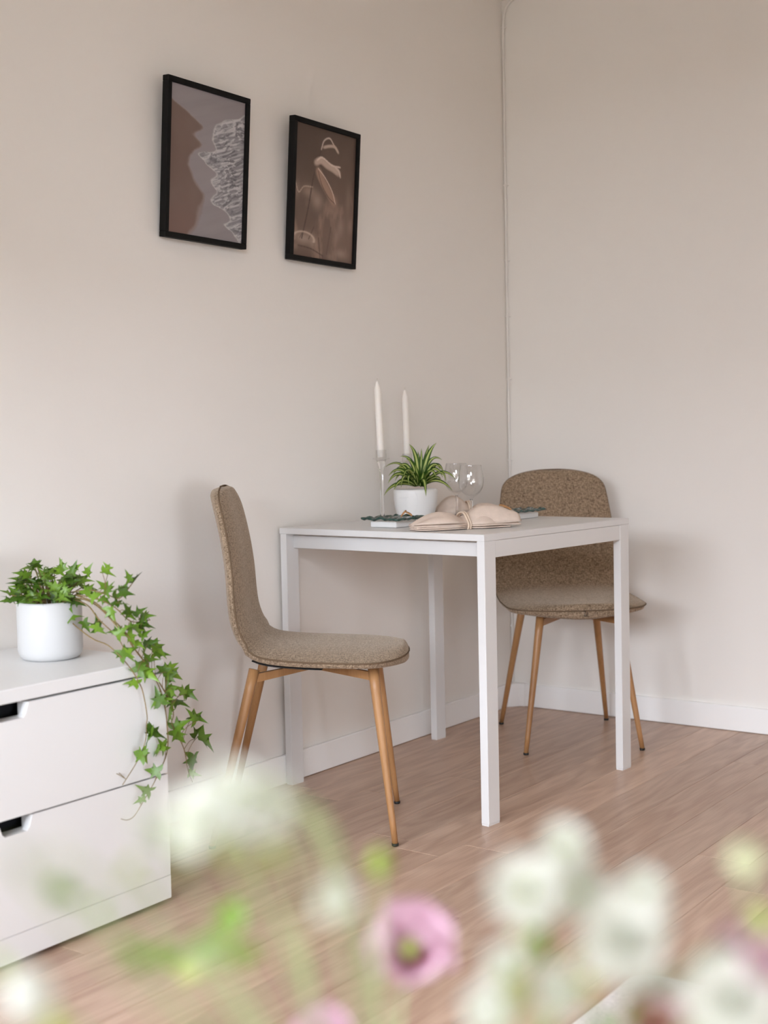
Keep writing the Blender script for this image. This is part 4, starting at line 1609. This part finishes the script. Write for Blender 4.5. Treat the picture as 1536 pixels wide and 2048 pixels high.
def poppy(px, py, D, rpx, up, side, label, dark=True):
    r = rpx * D / FPX
    root, h, n = flower('poppy', px, py, D, view(up, side), label)
    Mf = frame_from(n)
    pet = [('pink', 78, 1.06, .42, 0), ('pink', 22, .98, .42, .02), ('pink', 176, .92, .30, .02), ('pink', 232, .74, .40, .03), ('pink', 305, .84, .50, .03), ('pink', 50, .86, .75, .05)]
    if dark:
        pet += [('purple', 300, .95, .45, .06), ('purple', 345, .80, .50, .06), ('purple', 250, .70, .45, .06), ('purple', 90, .40, .45, .06)]
    for (key, ang, sz, tilt, lift) in pet:
        R3 = Mf @ Matrix.Rotation(math.radians(ang - 90 + rnd.uniform(-4, 4)), 3, 'Z') @ Matrix.Rotation(tilt, 3, 'X')
        m = R3.to_4x4() @ Matrix.Diagonal((r * sz, r * sz, r * sz, 1))
        m.translation = h + n * r * lift - root.location
        o = bpy.data.objects.new('petal' if key == 'pink' else 'inner_petal', PET[key])
        COL.objects.link(o)
        o.parent = root
        o.matrix_basis = m
    dome('seed_pod', h + n * r * .12, n, r * .19, r * .34, 'olive', root)
    for k in range(18):
        a = 2 * PI * k / 18
        x, y = frame_from(n).col[0], frame_from(n).col[1]
        o = (x * math.cos(a) + y * math.sin(a))
        link('stamen', tube('stamen', [h + n * r * .08, h + o * r * .30 + n * r * .32], .0004 * D / .6, seg=4), MT['petal_purple'], root, True)
    dome('calyx', h, -n, r * .16, r * .2, 'flower_green', root)
    return root


def bud(px, py, D, rpx, label, mat='lime', tall=1.5):
    r = rpx * D / FPX
    root, h, n = flower('flower_bud', px, py, D, U_ * 1.0 - D_ * .25, label, 'flower bud', 'buds of the foreground bouquet')
    dome('bud', h, n, r, r * tall, mat, root)
    for k in range(4):
        pass
    ring(root, h - n * r * .2, n, 'bract', 5, r * 1.5, .9, 0, 0, .1, 'sepal')
    return root


def leaf_mesh_long(name, L, Wd, mat):
    me = petal_mesh(name, L, Wd, .15, .25, 4, 8, base=.1)
    me.materials.append(MT[mat])
    return me


LEAFM = {m: leaf_mesh_long('leaf', 1, .5, m) for m in ('flower_green', 'olive', 'greygreen', 'lime')}


def sprig(leaves, D, label, mat='flower_green', tip=None):
    """a leafy stem: leaves = list of (px, py, length px, angle)"""
    root = empty('leafy_sprig', MOUTH, 0, label, 'foliage', 'leafy sprigs of the bouquet')
    pts = [atd(l[0], l[1], D) for l in leaves]
    path = catmull(pts + [pts[-1].lerp(MOUTH, .5) + Vector((0, 0, .02)), MOUTH + Vector((rnd.uniform(-.02, .02), rnd.uniform(-.02, .02), 0)), MOUTH + Vector((0, 0, -.09))], 6)
    link('stem', tube('stem', path, .0007, .0012, seg=6), MT['stem'], root, True)
    for l in leaves:
        a = math.radians(l[3])
        mt = l[4] if len(l) > 4 else mat
        dirv = R_ * math.cos(a) + U_ * math.sin(a) + D_ * rnd.uniform(-.4, .4)
        up = -D_ + U_ * rnd.uniform(.2, .8)
        y = dirv.normalized(); z = (up - y * up.dot(y)).normalized(); x = y.cross(z)
        s = l[2] * D / FPX
        m = Matrix((x, y, z)).transposed().to_4x4() @ Matrix.Diagonal((s, s, s, 1))
        m.translation = atd(l[0], l[1], D) - dirv.normalized() * s * .2 - root.location
        o = bpy.data.objects.new('leaf', LEAFM[mt])
        COL.objects.link(o); o.parent = root; o.matrix_basis = m
    return root


rnd = random.Random(21)
# right hand group
white_flower(1130, 1695, .47, 62, .9, .1, 'blurred white flower topmost in the right foreground cluster')
white_flower(1055, 1782, .45, 84, .3, -.15, 'blurred large white flower at the left of the right foreground cluster')
white_flower(1160, 1785, .47, 66, .6, .3, 'blurred white flower at the right of the upper foreground cluster')
white_flower(1285, 1785, .46, 60, .9, .2, 'blurred white flower just above the largest white blossom')
white_flower(1245, 1880, .44, 108, .35, .15, 'largest blurred white blossom, in the right foreground', 'greygreen')
white_flower(1465, 2000, .42, 112, .4, -.1, 'blurred white blossom at the lower right corner', 'greygreen')
white_flower(1010, 1930, .44, 52, .8, -.6, 'blurred small white flower low between the pink poppy and the rug')
white_flower(975, 2020, .43, 58, .5, -.5, 'blurred white flower at the bottom edge right of the poppy')
white_flower(1115, 1985, .43, 62, 1.4, .2, 'blurred greenish white flower at the bottom in front of the rug')
white_flower(670, 1800, .42, 50, .7, -.2, 'single blurred white flower left of the pink poppy')
bud(1490, 1730, .42, 36, 'pale yellow green blurred bud at the right edge over the floor', 'palebud', 1.2)
bud(760, 1738, .52, 22, 'lime green bud beside the near chair foot', 'lime', 2.0)
sprig([(1080, 1870, 74, -80), (1095, 1850, 50, 200)], .47, 'green sepals hanging under the right white cluster')
sprig([(1385, 1935, 120, 20, 'greygreen'), (1350, 1960, 90, 200, 'greygreen')], .44, 'grey green leaf pair right of the largest white blossom')
sprig([(1250, 2045, 80, 60), (1220, 2070, 70, 130)], .47, 'dark green leaves at the bottom edge by the rug')
sprig([(1526, 1865, 66, 90, 'lime'), (1530, 1900, 50, 60, 'lime')], .47, 'lime green leaf at the right edge above the pink bloom')
sprig([(1040, 2010, 90, 110, 'olive'), (1150, 1990, 70, 40, 'olive')], .43, 'olive leaves at the bottom between the white flowers')
# pink
poppy(820, 1900, .70, 130, .40, .02, 'pink poppy with green seed pod at the bottom centre')
poppy(646, 2098, .62, 92, .8, .0, 'pink bloom cut by the bottom edge left of the poppy', False)
poppy(1466, 1893, .46, 44, .8, -.3, 'small pink bloom at the right above the corner blossom', False)
poppy(1535, 1935, .42, 74, .5, -.2, 'pink bloom cut by the right edge', False)
root_, h_, n_ = flower('maroon_flower', 1305, 2062, .40, view(.8, 0), 'brownish red bloom at the bottom edge right of the rug corner')
ring(root_, h_, n_, 'maroon', 6, 70 * .40 / FPX, .4)
dome('flower_centre', h_ + n_ * .002, n_, .003, .003, 'olive', root_)
# left hand group: nearest to the lens, so nearly dissolved
white_flower(462, 1602, .40, 82, .5, -.7, 'blurred white flower topmost over the near chair leg')
white_flower(525, 1612, .40, 76, .5, -.5, 'blurred white flower over the table leg at the left')
white_flower(398, 1640, .40, 80, .5, -.6, 'blurred white flower right of the chest corner')
white_flower(440, 1550, .34, 34, .7, -.6, 'very faint white flower before the near chair rear legs')
white_flower(300, 1640, .31, 40, .6, -.4, 'faint whitish flower over the lower chest drawer right end')
white_flower(120, 1725, .30, 40, .6, -.2, 'faint whitish flower over the lower chest drawer left end')
sprig([(545, 1692, 60, -70, 'olive'), (455, 1690, 64, -110, 'olive'), (505, 1715, 50, -90, 'olive')], .44, 'olive green sepals under the left white flowers')
sprig([(325, 1690, 78, 120), (360, 1730, 56, 40, 'olive')], .42, 'green leaves over the chest corner')
sprig([(250, 1755, 62, 60, 'olive'), (290, 1775, 46, 10, 'olive')], .42, 'olive leaf pair before the chest plinth')
sprig([(150, 1795, 82, 150), (190, 1830, 46, 60), (245, 1890, 84, -30)], .42, 'thin green branch before the left end of the plinth')
sprig([(55, 1730, 40, 90, 'greygreen'), (70, 1770, 36, 120, 'greygreen')], .30, 'faint grey green sprig at the far left over the drawer')
sprig([(445, 1885, 120, 70), (370, 1915, 96, 165), (455, 1915, 84, 10), (400, 1935, 80, 200, 'lime'), (430, 1925, 90, 130)], .50, 'bright green leaf cluster at the bottom left centre')
bud(58, 2010, .40, 50, 'pale green white bud in the lower left corner', 'petal_white', 1.7)
sprig([(100, 2025, 84, -70, 'lime'), (12, 1955, 60, 120, 'lime')], .40, 'yellow green leaves by the lower left bud')
